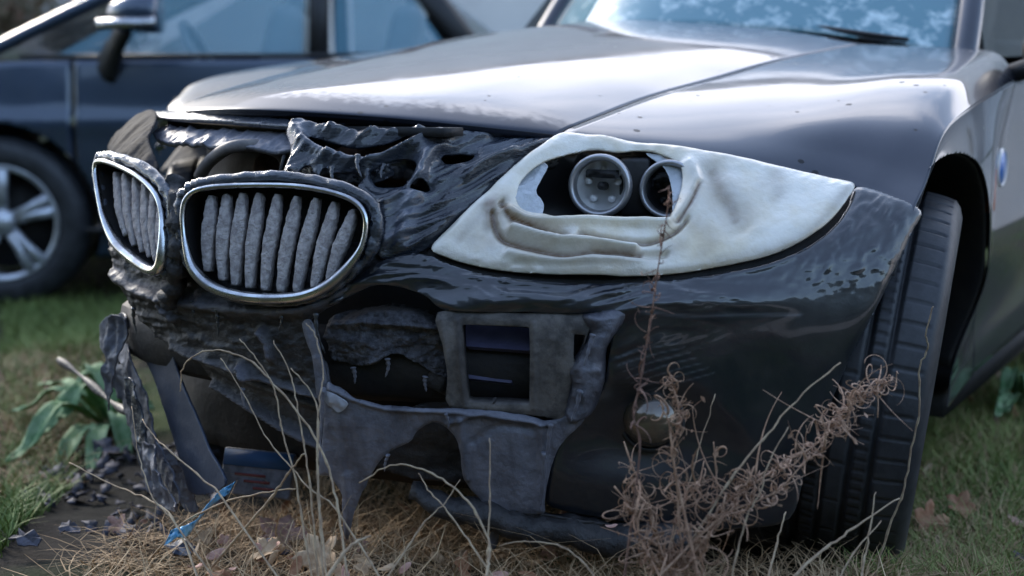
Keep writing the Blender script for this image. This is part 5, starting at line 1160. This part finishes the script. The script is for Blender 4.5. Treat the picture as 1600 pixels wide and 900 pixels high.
lawn('tall_straw', scatter_px(450, [(300, 860), (480, 790), (620, 800), (900, 880), (960, 1000), (300, 1000)], 13, .09), .12, 1.5, .0024, .45, 14, M_str, 'longer dry straw tussock under the torn bumper', .2, 1, 'straw')
lawn('under_straw', scatter_px(1600, [(430, 700), (760, 720), (1000, 800), (1000, 860), (430, 830)], 15, .05), .07, 1.4, .0026, .3, 16, M_str, 'thin straw in the dark under the car', 0, .7, 'straw')
# leaves
def leaf_outline(kind, n=40):
    a = np.linspace(0, 2*math.pi, n, endpoint=False)
    if kind == 'maple': r = .45+.32*np.abs(np.cos(2.5*a))**1.4+.10*np.abs(np.cos(7.5*a)); r = r*np.where(np.abs(a-math.pi) < .3, .55, 1)
    else: r = .30/np.sqrt(np.cos(a)**2*.35+np.sin(a)**2*2.2)
    return np.stack([r*np.cos(a), r*np.sin(a)], 1)
LM = [mat('dead leaf brown', (.27, .115, .055), .7, col2=(.38, .20, .11), nscale=50, bump=.5, bscale=150), mat('dead leaf pink', (.62, .38, .31), .7, col2=(.46, .25, .19), nscale=50, bump=.5, bscale=150), mat('dead leaf tan', (.58, .42, .27), .75, col2=(.40, .26, .15), nscale=50, bump=.5, bscale=150)]
def leaf(px, py, size, kind, mi, label, group, seed, lift=.02, zt=None, tilt=.5):
    q = ground_hit(px, py) if zt is None else at(px, py, z=zt); rs = np.random.default_rng(seed)
    if zt is None: q = at(px, py, z=q[2]+lift*.8); q[2] -= lift; q[2] = max(q[2], float(terr([q[0]], [q[1]])[0])-lift+.015)
    O = leaf_outline(kind)*size; V = [(0, 0, 0)]; rings = 4; n = len(O)
    for k in range(1, rings+1): V += [(p[0]*k/rings, p[1]*k/rings, 0) for p in O]
    V = np.array(V); r2 = (V[:, 0]**2+V[:, 1]**2)/size**2; an = np.arctan2(V[:, 1], V[:, 0])
    V[:, 2] = size*(.35*r2*np.sin(an*2+rs.uniform(0, 6))+.25*r2+.05*rs.normal(size=len(V))*np.sqrt(r2))
    F = [(0, 1+k, 1+(k+1) % n) for k in range(n)]+[(1+(i-1)*n+k, 1+i*n+k, 1+i*n+(k+1) % n, 1+(i-1)*n+(k+1) % n) for i in range(1, rings) for k in range(n)]
    o = mesh('fallen_leaf', V, F, LM[mi], None, True, .0006); o.location = (q[0], q[1], q[2]+lift)
    e = rs.normal(size=2)*tilt; o.rotation_mode = 'QUATERNION'; from mathutils import Euler as Eu; o.rotation_quaternion = (Matrix.Rotation(-YAW, 3, 'Z') @ Matrix.Rotation(.75+e[0], 3, 'X') @ Matrix.Rotation(e[1], 3, 'Y') @ Matrix.Rotation(rs.uniform(0, 6.28), 3, 'Z')).to_quaternion(); tag(o, label, 'leaf', group)
leaf(440, 838, .050, 'maple', 1, 'pinkish maple leaf lying in the straw right of the blue ribbon', 'leaves on the turf', 3, .085, None, .25)
leaf(500, 868, .042, 'maple', 2, 'pale tan leaf standing in the straw at the bottom centre left', 'leaves on the turf', 5, .085, None, .3)
leaf(445, 795, .040, 'oval', 0, 'rust brown leaf just above the pinkish maple leaf', 'leaves on the turf', 8, .07, None, .3)
leaf(1455, 815, .045, 'maple', 0, 'red brown leaf on the grass right of the tyre', 'leaves on the turf', 9, .05, None, .2)
leaf(1500, 790, .035, 'maple', 0, 'smaller red brown leaf behind the other one right of the tyre', 'leaves on the turf', 10, .05, None, .2)
leaf(955, 822, .018, 'oval', 1, 'small pink leaf caught by the end of the splitter', 'leaves on the turf', 12, .0, .2)
leaf(1580, 550, .05, 'maple', 2, 'pale leaf far right among the green grass', 'leaves on the turf', 13, .03)
leaf(1540, 590, .045, 'maple', 1, 'pinkish leaf right of the rear of the arch', 'leaves on the turf', 14, .03)
rl_ = np.random.default_rng(4)
for i in range(80):
    px, py = (rl_.uniform(180, 900), rl_.uniform(790, 900)) if i < 60 else ((rl_.uniform(1380, 1600), rl_.uniform(560, 890)) if i < 70 else (rl_.uniform(0, 160), rl_.uniform(520, 640)))
    lb = 'small dead leaf among the straw in front of the nose' if i < 60 else ('small dead leaf in the grass right of the wheel' if i < 70 else 'small dead leaf in the turf left of the nose')
    leaf(px, py, rl_.uniform(.014, .036), 'oval' if i % 3 else 'maple', int(rl_.integers(0, 3)), lb, ['small leaves in the straw', 'small leaves right of the wheel', 'small leaves left of the nose'][0 if i < 60 else (1 if i < 70 else 2)], 100+i, .065 if i < 60 else .035)
# dock plant at the left
def dock(px, py, label, tips, seed, h=.05, m=None, lw=.022, base=None):
    c = ground_hit(px, py) if base is None else base; t = empty('dock_plant', tuple(c)); tag(t, label, 'plant'); m = m or mat('dock leaf', (.08, .18, .07), .75, coat=.0, spec=.25, col2=(.19, .29, .16), nscale=30, bump=.4, bscale=60, bdist=.003)
    MATS['dock leaf'] = m
    for k, (tx, ty, up) in enumerate(tips):
        e = at(tx, ty, z=c[2]+up) - c; mid = e*.55+np.array([0, 0, h+.02*(k % 3)]); P = catmull([(0, 0, 0), mid*.5+np.array([0, 0, .01]), mid, e*.8+np.array([0, 0, .02]), e], 5)
        n = len(P); T = np.gradient(P, axis=0); T /= np.linalg.norm(T, axis=1)[:, None]; S_ = np.cross(T, (0, 0, 1.)); S_ /= np.linalg.norm(S_, axis=1)[:, None]; Nn = np.cross(S_, T)
        V = []; A = []
        for i in range(n):
            tt = i/(n-1); w_ = lw*(math.sin(math.pi*min(1, tt*.92+.04))**.8)*(.35 if tt < .15 else 1)
            for j in range(7):
                u = (j-3)/3; V.append(P[i]+S_[i]*u*w_+Nn[i]*(abs(u)*w_*.35+.003*math.sin(i*1.3+j*1.7)))
        mesh('leaf', V, grid_faces(n, 7), m, t, True, .0008)
dock(175, 672, 'broad leaved green dock plant beside the melted far corner', [(61, 601, .06), (19, 643, .05), (9, 723, .03), (79, 746, .0), (130, 575, .09), (60, 680, .03), (215, 590, .09), (240, 640, .06), (110, 620, .09), (140, 740, .0), (200, 720, .0), (90, 655, .07), (230, 700, .02)], 3)
dk = MATS['dock leaf']
for (px, py, s, lb) in ((1545, 520, 1, 'broad leaved plant at the right edge behind the front wheel'), (1590, 640, .9, 'second broad leaved plant nearer at the right edge')):
    rs = np.random.default_rng(px); tips = [(px+rs.uniform(-60, 60)*s, py+rs.uniform(-55, 25)*s, rs.uniform(.01, .08)) for _ in range(10)]
    dock(px, py, lb, tips, px, .04, dk, .016)
# burnt scraps on the ground at the left
M_char = mat('charred flake', (.022, .022, .028), .75, 0, 0, col2=(.10, .10, .13), nscale=60, bump=.8, bscale=120)
rc = np.random.default_rng(21)
for i in range(120):
    px, py = rc.uniform(40, 340), rc.uniform(690, 850)
    if px < 130 and py > 800: py -= 60
    q = ground_hit(px, py); s = rc.uniform(.008, .026); n = 12; V = []
    for k in range(n):
        a = 2*math.pi*k/n; r = s*rc.uniform(.5, 1.2); V.append((r*math.cos(a), r*math.sin(a)*.7, rc.normal()*s*.16))
    V.append((0, 0, s*.06)); o = mesh('charred_flake', V, [(n, k, (k+1) % n) for k in range(n)], M_char, None, True, .0025)
    o.location = (q[0], q[1], q[2]+.012); o.rotation_euler = (rc.normal()*.5+.3, rc.normal()*.5, rc.uniform(0, 6)); tag(o, 'small charred plastic flake on the bare ground left of the nose', 'debris', 'charred flakes left of the nose')
for (px, py, s, lb) in ((40, 868, .028, 'pale grey scrap at the bottom left corner'), (110, 850, .022, 'light grey scrap right of the corner scrap at bottom left'), (430, 885, .022, 'bluish white scrap in the straw at the bottom'), (280, 885, .028, 'dark blue scrap in the leaves at the bottom left'), (165, 722, .035, 'larger grey melted scrap lying below the dock plant'), (1590, 895, .012, 'pale bluish chip at the bottom right corner')):
    q = ground_hit(px, py); n = 14; V = []; rs = np.random.default_rng(px)
    for k in range(n):
        a = 2*math.pi*k/n; r = s*rs.uniform(.5, 1.2); V.append((r*math.cos(a), r*math.sin(a)*.7, rs.normal()*s*.15))
    V.append((0, 0, s*.1)); o = mesh('plastic_scrap', V, [(n, k, (k+1) % n) for k in range(n)], M_char if px != 280 else M_blue, None, False, .003); o.location = (q[0], q[1], q[2]+.03); o.rotation_euler = (.4, .2, 0); tag(o, lb, 'debris')
# blue ribbon
P = np.array([at(x, y, z=z_+.075) for x, y, z_ in ((262, 840, .105), (280, 832, .115), (300, 825, .115), (312, 808, .118), (325, 792, .125), (342, 775, .13), (362, 762, .14))]); P = catmull(P, 6)
wv = UP*.010; V = []
for i, p in enumerate(P):
    cr_ = .0035*math.sin(i*1.9)+.003*math.sin(i*.8)
    for j in range(5):
        u = (j-2)/2; V.append(p+(RT*.45+UP*.9)*u*.0105*(1+.15*math.sin(i*.7))+FW*(cr_*(1 if j % 2 else -1)))
M_rib = mat('bright blue tape', (.03, .30, .62), .35, 0, .3, col2=(.22, .52, .74), nscale=45, bump=.5, bscale=120)
o = mesh('blue_tape', V, grid_faces(len(P), 5), M_rib, None, True, .0006); tag(o, 'crumpled bright blue plastic tape lying in the dry stalks', 'tape')
# crushed carton under the nose
cq = at(404, 740, y=.16); t = empty('crushed_carton', (cq[0], cq[1], cq[2]-.03)); tag(t, 'crushed blue and white printed carton lying under the air dam', 'litter')
M_cw = mat('dirty white card', (.20, .21, .25), .7, col2=(.10, .11, .13), nscale=40, bump=.4, bscale=60)
b = MB(); R_ = Matrix.Rotation(.56, 3, 'Z') @ Matrix.Rotation(-.35, 3, 'X') @ Matrix.Rotation(.10, 3, 'Y'); b.box((0, 0, .03), (.115, .03, .075), R_, bev=.004); b.build('box', M_cw, t)
b = MB(); b.box(R_ @ Vector((0, -.0165, .022))+Vector((0, 0, .03)), (.112, .002, .026), R_); b.build('blue_band', mat('printed blue', (.03, .10, .24), .6), t)
b = MB()
for k in range(3): b.box(R_ @ Vector((.012*k-.01, -.0165, -.004-.010*k))+Vector((0, 0, .03)), (.05-.008*k, .002, .004), R_)
b.build('print', mat('printed dull red', (.22, .06, .06), .6), t)
